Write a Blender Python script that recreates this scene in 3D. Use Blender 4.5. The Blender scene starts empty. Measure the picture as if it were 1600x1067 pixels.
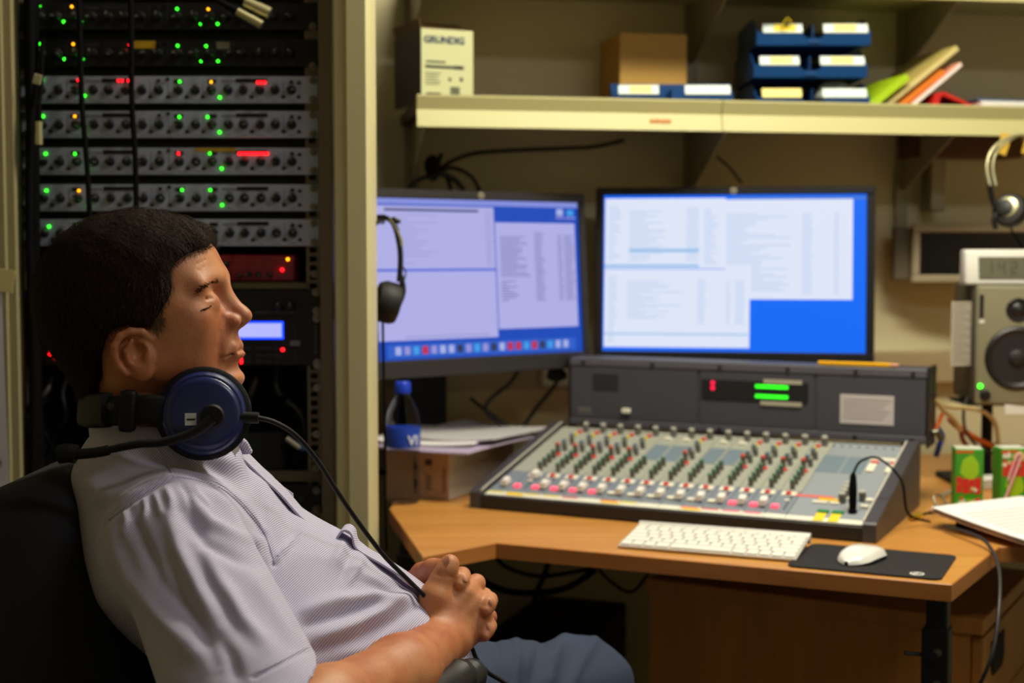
import bpy, bmesh, math, random
import numpy as np
from mathutils import Vector, Matrix, Euler
random.seed(7); np.random.seed(7)
scene = bpy.context.scene
COL = scene.collection
R = math.radians

# ------------------------------------------------------------------ camera
FPX = 2222.0; CAMZ = 1.2; PITCH = math.atan(138.0 / FPX)
cam_d = bpy.data.cameras.new('camera'); cam = bpy.data.objects.new('camera', cam_d); COL.objects.link(cam)
cam_d.sensor_width = 36.0; cam_d.lens = 36.0 * FPX / 1600.0
cam.location = (0, 0, CAMZ); cam.rotation_euler = (math.pi / 2 - PITCH, 0, 0)
cam_d.clip_start = 0.05; cam_d.clip_end = 50
cam_d.dof.use_dof = True; cam_d.dof.focus_distance = 1.55; cam_d.dof.aperture_fstop = 4.5
scene.camera = cam

# ------------------------------------------------------------------ world, light, exposure
world = bpy.data.worlds.new('world'); scene.world = world; world.use_nodes = True
world.node_tree.nodes['Background'].inputs[0].default_value = (0.75, 0.8, 0.9, 1)
world.node_tree.nodes['Background'].inputs[1].default_value = 0.02
scene.view_settings.view_transform = 'Standard'; scene.view_settings.look = 'None'
scene.view_settings.gamma = 1.0; scene.view_settings.use_curve_mapping = False
scene.view_settings.exposure = 0.0

def area_light(name, loc, rot, sx, sy, power, color):
    d = bpy.data.lights.new(name, 'AREA'); d.shape = 'RECTANGLE'; d.size = sx; d.size_y = sy
    d.energy = power; d.color = color
    o = bpy.data.objects.new(name, d); COL.objects.link(o); o.location = loc; o.rotation_euler = rot
    return o
# fluorescent ceiling luminaire above the desk, and a weaker fill light added on the camera side
area_light('desk_ceiling_lamp_light', (0.62, 2.02, 2.475), (0, 0, R(-8)), 1.15, 0.26, 41.0, (1.0, 0.945, 0.745))
area_light('room_fill_light', (1.35, 0.6, 2.475), (0, 0, 0), 1.15, 0.26, 14.0, (0.95, 0.96, 1.0))

# ------------------------------------------------------------------ pixel helpers (real depth always given)
_cp, _sp = math.cos(PITCH), math.sin(PITCH)
def ray(px, py):
    a = (px - 800.0) / FPX; b = (533.5 - py) / FPX
    return Vector((a, _cp + b * _sp, -_sp + b * _cp))
def W(px, py, Y):
    r = ray(px, py); t = Y / r.y
    return Vector((r.x * t, Y, CAMZ + r.z * t))
def G(px, py, z):
    r = ray(px, py); t = (z - CAMZ) / r.z
    return Vector((r.x * t, r.y * t, z))

# ------------------------------------------------------------------ materials
def lin(c):
    out = []
    for v in c[:3]:
        v = v / 255.0
        out.append(v / 12.92 if v <= 0.04045 else ((v + 0.055) / 1.055) ** 2.4)
    return tuple(out) + (1.0,)
MATS = {}
def mat(name, rgb, rough=0.5, metal=0.0, bump=None, var=None, emit=None, coat=0.0, trans=0.0, sss=0.0, spec=0.5, alpha=1.0):
    if name in MATS: return MATS[name]
    m = bpy.data.materials.new(name); m.use_nodes = True; MATS[name] = m
    nt = m.node_tree; b = nt.nodes['Principled BSDF']
    b.inputs['Base Color'].default_value = lin(rgb); b.inputs['Roughness'].default_value = rough
    b.inputs['Metallic'].default_value = metal; b.inputs['Specular IOR Level'].default_value = spec
    if coat: b.inputs['Coat Weight'].default_value = coat
    if trans: b.inputs['Transmission Weight'].default_value = trans
    if alpha < 1: b.inputs['Alpha'].default_value = alpha
    if sss:
        b.inputs['Subsurface Weight'].default_value = sss
        b.inputs['Subsurface Radius'].default_value = (0.012, 0.005, 0.003); b.inputs['Subsurface Scale'].default_value = 0.6
    tc = None
    if bump or var:
        tc = nt.nodes.new('ShaderNodeTexCoord')
    if var:                                   # (scale, amount, second colour)
        n = nt.nodes.new('ShaderNodeTexNoise'); n.inputs['Scale'].default_value = var[0]; n.inputs['Detail'].default_value = 4
        nt.links.new(tc.outputs['Object'], n.inputs['Vector'])
        mx = nt.nodes.new('ShaderNodeMix'); mx.data_type = 'RGBA'
        mx.inputs[6].default_value = lin(rgb); mx.inputs[7].default_value = lin(var[2])
        mr = nt.nodes.new('ShaderNodeMapRange'); mr.inputs[1].default_value = 0.35; mr.inputs[2].default_value = 0.7
        mr.inputs[4].default_value = var[1]
        nt.links.new(n.outputs['Fac'], mr.inputs[0]); nt.links.new(mr.outputs[0], mx.inputs[0])
        nt.links.new(mx.outputs[2], b.inputs['Base Color'])
    if bump:                                  # (scale, strength)
        n = nt.nodes.new('ShaderNodeTexNoise'); n.inputs['Scale'].default_value = bump[0]; n.inputs['Detail'].default_value = 3
        nt.links.new(tc.outputs['Object'], n.inputs['Vector'])
        bp = nt.nodes.new('ShaderNodeBump'); bp.inputs['Strength'].default_value = bump[1]; bp.inputs['Distance'].default_value = 0.002
        nt.links.new(n.outputs['Fac'], bp.inputs['Height']); nt.links.new(bp.outputs[0], b.inputs['Normal'])
    if emit:
        b.inputs['Emission Color'].default_value = lin(emit[0]); b.inputs['Emission Strength'].default_value = emit[1]
    return m

def wood(name, c1, c2, rough=0.4, scale=(3, 40, 40), axis_rot=0.0):
    if name in MATS: return MATS[name]
    m = mat(name, c1, rough); nt = m.node_tree; b = nt.nodes['Principled BSDF']
    tc = nt.nodes.new('ShaderNodeTexCoord'); mp = nt.nodes.new('ShaderNodeMapping')
    mp.inputs['Scale'].default_value = scale; mp.inputs['Rotation'].default_value = (0, 0, axis_rot)
    n = nt.nodes.new('ShaderNodeTexNoise'); n.inputs['Scale'].default_value = 1.0; n.inputs['Detail'].default_value = 6; n.inputs['Distortion'].default_value = 0.6
    cr = nt.nodes.new('ShaderNodeValToRGB'); cr.color_ramp.elements[0].color = lin(c1); cr.color_ramp.elements[1].color = lin(c2)
    cr.color_ramp.elements[0].position = 0.35; cr.color_ramp.elements[1].position = 0.7
    nt.links.new(tc.outputs['Object'], mp.inputs[0]); nt.links.new(mp.outputs[0], n.inputs['Vector'])
    nt.links.new(n.outputs['Fac'], cr.inputs[0]); nt.links.new(cr.outputs[0], b.inputs['Base Color'])
    return m

# ------------------------------------------------------------------ mesh builder
class MB:
    def __init__(s): s.v = []; s.f = []; s.mi = []
    def add(s, vs, fs, mi=0):
        o = len(s.v); s.v += [tuple(v) for v in vs]
        for f in fs: s.f.append([i + o for i in f]); s.mi.append(mi)
        return s
    def box(s, x0, x1, y0, y1, z0, z1, mi=0, mtx=None):
        vs = [Vector((x, y, z)) for z in (z0, z1) for y in (y0, y1) for x in (x0, x1)]
        if mtx is not None: vs = [mtx @ v for v in vs]
        return s.add(vs, [(0, 2, 3, 1), (4, 5, 7, 6), (0, 1, 5, 4), (2, 6, 7, 3), (0, 4, 6, 2), (1, 3, 7, 5)], mi)
    def rbox(s, x0, x1, y0, y1, z0, z1, bev=0.004, seg=2, mi=0, mtx=None):
        bm = bmesh.new(); bmesh.ops.create_cube(bm, size=1)
        for v in bm.verts:
            v.co = Vector(((x0 + x1) / 2 + v.co.x * (x1 - x0), (y0 + y1) / 2 + v.co.y * (y1 - y0), (z0 + z1) / 2 + v.co.z * (z1 - z0)))
        bmesh.ops.bevel(bm, geom=list(bm.edges), offset=bev, segments=seg, profile=0.5, affect='EDGES')
        bm.verts.index_update()
        vs = [(mtx @ v.co if mtx is not None else v.co.copy()) for v in bm.verts]; fs = [[v.index for v in f.verts] for f in bm.faces]
        bm.free(); return s.add(vs, fs, mi)
    def cyl(s, p0, p1, r0, r1=None, n=16, mi=0, caps=True):
        if r1 is None: r1 = r0
        p0 = Vector(p0); p1 = Vector(p1); d = (p1 - p0).normalized()
        a = Vector((1, 0, 0)) if abs(d.x) < 0.8 else Vector((0, 1, 0)); u = d.cross(a).normalized(); w = d.cross(u)
        vs = []
        for p, r in ((p0, r0), (p1, r1)):
            for i in range(n):
                t = 2 * math.pi * i / n; vs.append(p + (u * math.cos(t) + w * math.sin(t)) * r)
        fs = [(i, (i + 1) % n, n + (i + 1) % n, n + i) for i in range(n)]
        if caps: fs += [tuple(range(n - 1, -1, -1)), tuple(range(n, 2 * n))]
        return s.add(vs, fs, mi)
    def lathe(s, prof, n=24, mi=0, mtx=None):          # prof: (r, z) list along z
        vs = []; fs = []
        for r, z in prof:
            for i in range(n):
                t = 2 * math.pi * i / n; v = Vector((r * math.cos(t), r * math.sin(t), z)); vs.append(mtx @ v if mtx is not None else v)
        for k in range(len(prof) - 1):
            for i in range(n):
                fs.append((k * n + i, k * n + (i + 1) % n, (k + 1) * n + (i + 1) % n, (k + 1) * n + i))
        if prof[0][0] > 1e-5: fs.append(tuple(range(n - 1, -1, -1)))
        if prof[-1][0] > 1e-5: fs.append(tuple(range((len(prof) - 1) * n, len(prof) * n)))
        return s.add(vs, fs, mi)
    def tube(s, pts, r, n=8, mi=0, smooth=True, sub=6):
        pts = [Vector(p) for p in pts]
        if smooth and len(pts) > 2: pts = spline(pts, sub)
        rr = r if isinstance(r, (list, tuple)) else None
        m = len(pts); vs = []; fs = []; prev = None
        for i, p in enumerate(pts):
            d = (pts[min(i + 1, m - 1)] - pts[max(i - 1, 0)]).normalized()
            if prev is None:
                a = Vector((0, 0, 1)) if abs(d.z) < 0.9 else Vector((1, 0, 0)); u = d.cross(a).normalized()
            else:
                u = (prev - d * prev.dot(d)).normalized()
            prev = u; w = d.cross(u)
            rad = r if rr is None else rr[0] + (rr[1] - rr[0]) * i / (m - 1)
            for k in range(n):
                t = 2 * math.pi * k / n; vs.append(p + (u * math.cos(t) + w * math.sin(t)) * rad)
        for i in range(m - 1):
            for k in range(n):
                fs.append((i * n + k, i * n + (k + 1) % n, (i + 1) * n + (k + 1) % n, (i + 1) * n + k))
        fs += [tuple(range(n - 1, -1, -1)), tuple(range((m - 1) * n, m * n))]
        return s.add(vs, fs, mi)
    def ribbon(s, pts, wdir, wid, thick, mi=0, sub=6):  # flat strap: width along wdir, thickness outward
        pts = spline([Vector(p) for p in pts], sub); wd = Vector(wdir).normalized(); m = len(pts); vs = []; fs = []
        for i, p in enumerate(pts):
            d = (pts[min(i + 1, m - 1)] - pts[max(i - 1, 0)]).normalized(); w = (wd - d * wd.dot(d)).normalized(); nrm = d.cross(w)
            for a, b in ((-1, -1), (1, -1), (1, 1), (-1, 1)): vs.append(p + w * a * wid / 2 + nrm * b * thick / 2)
        for i in range(m - 1):
            for k in range(4): fs.append((i * 4 + k, i * 4 + (k + 1) % 4, (i + 1) * 4 + (k + 1) % 4, (i + 1) * 4 + k))
        fs += [(3, 2, 1, 0), tuple(range((m - 1) * 4, m * 4))]
        return s.add(vs, fs, mi)
    def strap(s, pts, wdir, wid, thick, mi=0, sub=6, n=14):   # like ribbon, with a rounded cross-section
        pts = spline([Vector(p) for p in pts], sub); wd = Vector(wdir).normalized(); m = len(pts); vs = []; fs = []
        for i, p in enumerate(pts):
            d = (pts[min(i + 1, m - 1)] - pts[max(i - 1, 0)]).normalized(); w = (wd - d * wd.dot(d)).normalized(); nrm = d.cross(w)
            for k in range(n):
                a = 2 * math.pi * k / n; c, q = math.cos(a), math.sin(a)
                vs.append(p + w * math.copysign(abs(c) ** 0.6, c) * wid / 2 + nrm * math.copysign(abs(q) ** 0.6, q) * thick / 2)
        for i in range(m - 1):
            for k in range(n): fs.append((i * n + k, i * n + (k + 1) % n, (i + 1) * n + (k + 1) % n, (i + 1) * n + k))
        fs += [tuple(range(n - 1, -1, -1)), tuple(range((m - 1) * n, m * n))]
        return s.add(vs, fs, mi)
    def prism(s, poly, z0, z1, mi=0, mtx=None):          # poly ccw in xy
        n = len(poly); vs = [Vector((x, y, z0)) for x, y in poly] + [Vector((x, y, z1)) for x, y in poly]
        if mtx is not None: vs = [mtx @ v for v in vs]
        fs = [tuple(range(n - 1, -1, -1)), tuple(range(n, 2 * n))] + [(i, (i + 1) % n, n + (i + 1) % n, n + i) for i in range(n)]
        return s.add(vs, fs, mi)
    def mesh(s, name, mats, smooth=35):
        me = bpy.data.meshes.new(name); me.from_pydata([tuple(v) for v in s.v], [], s.f)
        for m in (mats if isinstance(mats, (list, tuple)) else [mats]): me.materials.append(m)
        me.polygons.foreach_set('material_index', s.mi)
        if smooth:
            me.polygons.foreach_set('use_smooth', [True] * len(me.polygons)); me.update()
            me.set_sharp_from_angle(angle=R(smooth))
        me.update(); return me
def spline(pts, sub=6):
    out = []; n = len(pts)
    for i in range(n - 1):
        p0 = pts[max(i - 1, 0)]; p1 = pts[i]; p2 = pts[i + 1]; p3 = pts[min(i + 2, n - 1)]
        for k in range(sub):
            t = k / sub
            out.append(0.5 * ((2 * p1) + (p2 - p0) * t + (2 * p0 - 5 * p1 + 4 * p2 - p3) * t * t + (3 * p1 - p0 - 3 * p2 + p3) * t ** 3))
    out.append(pts[-1].copy()); return out
def obj(name, data, parent=None, loc=(0, 0, 0), rot=(0, 0, 0)):
    o = bpy.data.objects.new(name, data); COL.objects.link(o); o.location = loc; o.rotation_euler = rot
    if parent is not None: o.parent = parent
    return o
def tag(o, label=None, cat=None, group=None, kind=None):
    if label: o['label'] = label
    if cat: o['category'] = cat
    if group: o['group'] = group
    if kind: o['kind'] = kind
    return o
def thing(name, label, cat, loc=(0, 0, 0), rz=0.0, group=None):
    return tag(obj(name, None, None, loc, (0, 0, rz)), label, cat, group)
def struct(name, mb, mats, smooth=0, parent=None):
    return tag(obj(name, mb.mesh(name, mats, smooth), parent), kind='structure')
def world_tube(name, label, cat, pts, r, m, group=None, n=8, sub=6):
    pts = [Vector(p) for p in pts]; o0 = pts[0].copy()
    mb = MB().tube([p - o0 for p in pts], r, n, sub=sub)
    return tag(obj(name, mb.mesh(name, m, 60), None, o0), label, cat, group)
def text_mesh(name, body, size, m, depth=0.0004, bold=0.0, align='CENTER'):
    c = bpy.data.curves.new(name, 'FONT'); c.body = body; c.size = size; c.extrude = depth; c.offset = bold
    c.align_x = align; c.align_y = 'CENTER'
    t = bpy.data.objects.new(name, c); COL.objects.link(t); bpy.context.view_layer.update()
    me = bpy.data.meshes.new_from_object(t.evaluated_get(bpy.context.evaluated_depsgraph_get()))
    bpy.data.objects.remove(t); me.materials.clear(); me.materials.append(m); return me
# text is built in xy facing +z; this turns it to face -y (towards the camera side)
FACE = (math.pi / 2, 0, 0)
BLACK = mat('black_plastic', (14, 13, 16), 0.45)
BLKMATT = mat('black_matt', (10, 9, 12), 0.8)
RUBBER = mat('black_rubber', (10, 9, 11), 0.8, spec=0.08)
CHROME = mat('steel', (130, 125, 112), 0.4, 1.0)
DARKSTEEL = mat('dark_steel', (70, 68, 66), 0.4, 0.9)
WHITEP = mat('white_plastic', (225, 222, 214), 0.4)
PAPER = mat('paper', (236, 232, 232), 0.8)
# ================================================================== ROOM
PHI = R(10.3)                                  # the desk wall runs slightly away to the right
WALL = mat('wall_paint', (190, 182, 146), 0.85, bump=(60, 0.15), var=(3, 0.35, (178, 170, 134)))
WALLB = mat('back_wall_paint', (220, 210, 172), 0.85, bump=(80, 0.15), var=(2.5, 0.5, (208, 198, 160)))
CREAM = mat('cream_paint', (206, 196, 150), 0.5, bump=(200, 0.05))
def wy(x): return 3.13 + math.tan(PHI) * x
m = MB().box(-1.7, 2.4, -1.5, 3.7, -0.05, 0.0); struct('floor', m, mat('vinyl_floor', (74, 68, 62), 0.5, var=(12, 0.6, (60, 56, 52))))
m = MB().box(-1.7, 2.4, -1.5, 3.7, 2.56, 2.62); struct('ceiling', m, mat('ceiling_paint', (232, 228, 216), 0.9))
m = MB().prism([(-1.7, wy(-1.7)), (2.4, wy(2.4)), (2.4, wy(2.4) + 0.1), (-1.7, wy(-1.7) + 0.1)], 0, 2.6); struct('wall_back', m, WALLB)
m = MB().box(2.3, 2.4, -1.5, 3.6, 0, 2.6); struct('wall_right', m, WALL)
m = MB().box(-1.7, 2.4, -1.5, -1.4, 0, 2.6); struct('wall_front', m, WALL)
m = MB().box(-1.7, -1.6, -1.5, 3.0, 0, 2.6)
m.box(-1.6, -0.797, 2.24, 2.30, 0, 2.6, 1); m.box(-0.797, -0.785, 2.252, 2.288, 0, 2.6, 1); struct('wall_left', m, [WALL, mat('partition_shade_paint', (142, 132, 96), 0.7, bump=(60, 0.15))])  # partition colour darkened to stand in for shade on it
# the cream corner post between the rack bay and the desk: two stepped faces
m = MB().prism([(-0.283, 2.27), (-0.279, 2.255), (-0.262, 2.25), (-0.258, 2.24), (-0.228, 2.235), (-0.221, 2.245), (-0.221, 2.33), (-0.283, 2.33)], 0, 2.6)
struct('trim_1', m, CREAM, 0)

# sheet of paper taped to the partition at the left edge of the picture
t = thing('notice_sheet', 'white paper sheet taped to the beige wall beside the rack', 'paper', (-0.86, 2.24, 0.96))
m = MB()
zt = 0.19; g = 8
for i in range(g):
    z0 = -0.15 + (zt + 0.15) * i / g; z1 = -0.15 + (zt + 0.15) * (i + 1) / g
    y0 = -0.002 - 0.004 * math.sin(i / g * 3); y1 = -0.002 - 0.004 * math.sin((i + 1) / g * 3)
    xr0 = 0.058 + 0.006 * (1 - i / g); xr1 = 0.058 + 0.006 * (1 - (i + 1) / g)
    m.add([(-0.15, y0, z0), (xr0, y0, z0), (xr1, y1, z1), (-0.15, y1, z1)], [(0, 1, 2, 3)])
obj('sheet', m.mesh('sheet', mat('notice_paper', (186, 180, 190), 0.8)), t)
TAPE = mat('masking_tape', (190, 176, 120), 0.7)
for z, a in ((0.2, 0.15), (-0.152, -0.2)):
    obj('tape', MB().rbox(-0.03, 0.034, -0.0075, -0.0065, -0.018, 0.018, 0.0003, 1).mesh('tape', TAPE, 0), t, (0.045, 0, z), (0, a, 0))
m = MB()
for k in range(9): m.box(0.035 + k * 0.002, 0.0362 + k * 0.002, -0.0072, -0.0066, -0.095 + 0.003 * math.sin(k * 2.1), -0.086 + 0.003 * math.sin(k * 1.3))
obj('scribble', m.mesh('scribble', BLACK, 0), t)

# ================================================================== RACK
RY = 2.33; RX0 = -0.797; RW = 0.4826
def rx(px): return (px - 40.0) / 0.953 / 1000.0          # panel millimetres from a pixel on the rack front
def rz(py): return W(270, py, RY).z
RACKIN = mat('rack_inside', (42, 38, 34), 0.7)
rack = thing('equipment_rack', 'tall grey steel equipment rack bay full of audio devices', 'rack', (-0.545, RY, 0))
lx = lambda x: x + 0.545
GREYR = mat('rack_steel', (120, 110, 92), 0.55, 0.1)
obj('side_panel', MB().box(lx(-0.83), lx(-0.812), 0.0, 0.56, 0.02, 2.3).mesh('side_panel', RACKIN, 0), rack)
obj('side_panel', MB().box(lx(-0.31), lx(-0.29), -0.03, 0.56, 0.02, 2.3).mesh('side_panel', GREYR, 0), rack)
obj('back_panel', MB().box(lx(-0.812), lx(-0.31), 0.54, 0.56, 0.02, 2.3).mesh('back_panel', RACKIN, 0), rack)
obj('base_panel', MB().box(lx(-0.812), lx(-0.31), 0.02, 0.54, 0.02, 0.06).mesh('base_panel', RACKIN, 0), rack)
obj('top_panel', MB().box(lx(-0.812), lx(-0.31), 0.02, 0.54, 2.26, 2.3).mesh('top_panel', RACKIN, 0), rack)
U3 = 0.04445 / 3
def rail(x0):
    r = obj('rack_rail', None, rack); m = MB(); w = 0.022
    z = 0.1
    
    hole = MB().box(-0.006, 0.006, 0.004, 0.008, -0.0028, 0.0028).mesh('rail_web', GREYR, 0)
    k = 0; z = 0.62
    for xa in (x0, x0 + w - 0.005): obj('rail_strip', MB().box(xa, xa + 0.005, 0.004, 0.008, 0.6, 1.4).mesh('rail_strip', GREYR, 0), r)
    for za, zb in ((0.06, 0.6), (1.4, 2.26)): obj('rail_strip', MB().box(x0, x0 + w, 0.004, 0.008, za, zb).mesh('rail_strip', GREYR, 0), r)
    while z < 1.4:
        obj('rail_web', hole, r, (x0 + w / 2, 0, z)); z += U3
rail(lx(-0.8)); rail(lx(-0.337))
WASH = MB().cyl((0, 0, 0), (0, -0.003, 0), 0.0062, n=14).cyl((0, -0.003, 0), (0, -0.006, 0), 0.0038, 0.003, n=12).mesh('rack_screw', CHROME, 40)
for px, py in ((494, 456), (495, 485), (495, 497), (496, 566), (496, 570), (496, 605), (495, 678), (494, 730), (495, 766), (495, 795), (492, 428), (489, 42), (489, 104)):
    p = W(px, py, RY); obj('rack_screw', WASH, rack, (p.x + 0.545, -0.003, p.z))
for py in (95, 245, 265, 292, 302, 325, 352, 372, 410, 440, 470, 510):
    p = W(48, py, RY); obj('rack_screw', WASH, rack, (p.x + 0.545, 0.0, p.z))
for y0, y1 in ((48, 62), (106, 118.5), (162, 173), (216, 230.5), (273.5, 287.5), (331, 342)):
    obj('blank_panel', MB().box(lx(RX0) + 0.004, lx(RX0) + RW - 0.01, 0.012, 0.014, rz(y1), rz(y0)).mesh('blank_panel', BLKMATT, 0), rack)

# ---- 1U processors
SILVER = mat('silver_faceplate', (176, 184, 208), 0.45, 0.2, var=(40, 0.25, (146, 150, 170)))
BLKFACE = mat('black_faceplate', (15, 14, 17), 0.5, 0.2)
PRINT = mat('panel_print', (52, 52, 60), 0.6)
PRINTL = mat('panel_print_pale', (60, 58, 60), 0.6)
def led_mat(name, rgb, s): return mat(name, rgb, 0.4, emit=(rgb, s))
LED = {'g': led_mat('led_green', (40, 235, 30), 7.0), 'r': led_mat('led_red', (255, 14, 22), 9.0), 'o': led_mat('led_amber', (245, 150, 10), 5.0)}
KNOB = MB().lathe([(0.0074, 0), (0.0078, 0.002), (0.0064, 0.004), (0.0058, 0.014), (0.005, 0.0155), (0, 0.0158)], 16)
KNOB.box(-0.0006, 0.0006, 0.0012, 0.0066, 0.0150, 0.0164, 1)
def turned(mbs): return [Matrix.Rotation(math.pi / 2, 4, 'X') @ Vector(v) for v in mbs.v]
KNOB.v = [tuple(v) for v in turned(KNOB)]
KNOBME = KNOB.mesh('knob', [BLACK, mat('knob_pointer', (150, 146, 138), 0.5)], 40)
BTNME = MB().rbox(-0.0028, 0.0028, -0.003, 0, -0.0024, 0.0024, 0.0005, 1).mesh('push_button', BLACK, 0)
LEDME = {c: MB().lathe([(0.0021, 0), (0.0021, 0.001), (0.0013, 0.0024), (0, 0.0028)], 10, mtx=Matrix.Rotation(math.pi / 2, 4, 'X')).mesh('led', LED[c], 60) for c in 'gro'}
SLOTME = MB().box(-0.0255, 0.0255, -0.0008, 0.0, -0.0032, 0.0032).mesh('meter_window', BLKMATT, 0)
WINME = MB().box(-0.007, 0.007, -0.0008, 0.0, -0.0028, 0.0028).mesh('led_window', BLKMATT, 0)
KX = [72.9, 99, 126, 152.7, 177, 203.3, 227.8, 254, 284.3, 310.4, 335.3, 361, 384.3, 410, 433.5, 458.8]
BX = [85.6, 112.5, 190, 240.8, 268.6, 297, 322, 397, 446, 470]
def ear_screws(t):
    for x in (0.008, RW - 0.008):
        for z in (-0.007, -0.0375): obj('ear_screw', WASH, t, (x, -0.003, z))
def processor(top, leds, label, black=False):
    face = BLKFACE if black else SILVER
    t = thing('rack_processor', label, 'audio processor', (RX0, RY, rz(top)), 0, 'one unit rack processors')
    obj('faceplate', MB().rbox(0, RW, -0.003, 0.0, -0.0437, 0, 0.0008, 1).mesh('faceplate', face, 0), t)
    obj('chassis', MB().box(0.02, RW - 0.02, 0.001, 0.22, -0.042, -0.002).mesh('chassis', BLKMATT, 0), t)
    for i, px in enumerate(KX):
        obj('knob', KNOBME, t, (rx(px), -0.003, -0.0225), (0, random.uniform(-2.2, 2.2), 0))
    for px in BX: obj('push_button', BTNME, t, (rx(px), -0.003, -0.0335))
    for px, dz in ((254, -0.0075), (268, -0.0045), (459, -0.0095), (470.6, -0.011)): obj('push_button', BTNME, t, (rx(px), -0.003, dz))
    for px in (190, 397): obj('meter_window', SLOTME, t, (rx(px), -0.003, -0.0072))
    for px in (123, 284, 336): obj('led_window', WINME, t, (rx(px), -0.003, -0.0085))
    m = MB()
    for px in (112, 240, 268, 322, 446): m.box(rx(px) - 0.0003, rx(px) + 0.0003, -0.0034, -0.003, -0.03, -0.006)
    for px in (152, 361):
        for k in range(6): m.box(rx(px) - 0.011 + k * 0.004, rx(px) - 0.0085 + k * 0.004, -0.0034, -0.003, -0.0095, -0.007)
    for px in KX: m.box(rx(px) - 0.006, rx(px) + 0.006, -0.0034, -0.003, -0.0132, -0.0125)
    for px in KX: m.box(rx(px) - 0.005, rx(px) + 0.005, -0.0034, -0.003, -0.0395, -0.0388)
    obj('panel_markings', m.mesh('panel_markings', PRINTL if black else PRINT, 0), t)
    for px, py, c in leds:
        obj('led', LEDME[c], t, (rx(px), -0.0035, (rz(py) - rz(top))))
    if not black: ear_screws(t)
    return t
p = processor(4.5, [(72, 10, 'g'), (122, 11, 'o'), (109, 34.5, 'g'), (136, 34.5, 'g'), (284, 14.5, 'g'), (332, 15, 'o'), (320, 38, 'g'), (346, 38, 'g')],
          'black rack unit at the very top, amber lights lit at left and right', True)
p = processor(62, [(72, 69, 'g'), (123, 69.5, 'o'), (209.5, 71, 'r'), (284, 72, 'g'), (328, 72.5, 'g'), (109, 93, 'g'), (137, 93, 'g'), (320, 96, 'g'), (346, 96, 'g')],
          'black rack unit with a yellow tape label beside its red light', True)
obj('tape_label', MB().box(rx(212), rx(250), -0.0042, -0.0034, -0.0145, -0.0025).mesh('tape_label', mat('yellow_tape_dim', (190, 150, 20), 0.6), 0), p)
obj('tape_label', MB().box(rx(344), rx(364), -0.0042, -0.0034, -0.0155, -0.004).mesh('tape_label', mat('grey_tape', (120, 118, 100), 0.6), 0), p)
processor(119.3, [(74, 125, 'g'), (130, 126, 'r'), (139, 150, 'g'), (192, 126.5, 'r'), (197.5, 126.5, 'r'), (207.5, 126.5, 'r'), (212.5, 126.5, 'r'), (286.5, 128, 'g'), (335, 128.5, 'o'),
          (407, 129, 'r'), (412, 129, 'r'), (417.5, 129, 'r'), (348, 152.5, 'g')], 'topmost silver rack unit, red meter lights in both halves')
processor(173.5, [(74, 182, 'g'), (123.5, 182, 'o'), (138, 206.5, 'g'), (285, 183, 'g'), (329, 183, 'g'), (347, 207, 'g')], 'second silver rack unit from the top, both meters dark')
p = processor(231, [(77, 240.5, 'g'), (122.5, 240.5, 'g'), (141, 264.5, 'g'), (283, 240, 'r'), (331.5, 240, 'g'), (349.5, 263.5, 'g')] + [(377 + i * 4.8, 240, 'r') for i in range(10)],
          'silver rack unit with a full row of red meter lights at right')
obj('tape_label', MB().box(rx(309), rx(372), -0.0042, -0.0034, -0.0065, -0.0005).mesh('tape_label', MATS['yellow_tape_dim'], 0), p)
processor(288, [(77, 298, 'g'), (127.5, 298, 'o'), (141.5, 322, 'g'), (287.5, 297, 'g'), (331.5, 297, 'g'), (349.5, 320.5, 'g')], 'fourth silver rack unit, just above the one behind the hair')
processor(342.5, [(80, 354, 'g'), (125.5, 353, 'g')], "lowest silver rack unit, partly hidden behind the man's head")

# ---- red half rack preamplifier on a tray
def rp(px, py, y=RY): return W(px, py, y)
a = rp(262, 440); b = rp(461, 398)
t = thing('red_preamplifier', 'dark red audio box with amber and red lights, below the silver units', 'audio device', (a.x, RY, a.z))
w = b.x - a.x; h = b.z - a.z
RED = mat('dark_red_paint', (120, 16, 26), 0.45)
obj('body', MB().rbox(0, w, -0.004, 0.15, 0, h, 0.006, 3).mesh('body', RED, 35), t)
for px, py in ((355, 413), (356, 431), (375, 431), (390, 428), (405, 429), (423, 429)):
    q = rp(px, py); obj('knob', KNOBME, t, (q.x - a.x, -0.004, q.z - a.z), (0, random.uniform(-2, 2), 0)).scale = (0.62, 0.7, 0.62)
for px, py, c in ((450.5, 405, 'o'), (441.5, 421.5, 'r')):
    q = rp(px, py); obj('led', LEDME[c], t, (q.x - a.x, -0.0045, q.z - a.z)).scale = (1.2, 1.2, 1.2)
m = MB()
for i in range(12):
    x = w * 0.46 + i * 0.0055; m.box(x, x + 0.003, -0.0048, -0.004, h * 0.55, h * 0.58); m.box(x, x + 0.003, -0.0048, -0.004, h * 0.78, h * 0.81)
m.box(w * 0.76, w * 0.763, -0.0048, -0.004, h * 0.1, h * 0.92)
obj('panel_markings', m.mesh('panel_markings', mat('red_print', (150, 60, 60), 0.6), 0), t)
a2 = rp(330, 449)
tag(obj('rack_tray', MB().box(-0.78, -0.335, RY + 0.0, RY + 0.2, a2.z + 0.004, a2.z + 0.008).box(-0.78, -0.335, RY - 0.001, RY + 0.003, a2.z - 0.002, a2.z + 0.008).mesh('rack_tray', mat('tray_steel', (96, 88, 60), 0.5, 0.3), 0)),
    'thin dull metal tray carrying the dark red audio box', 'tray')

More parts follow.
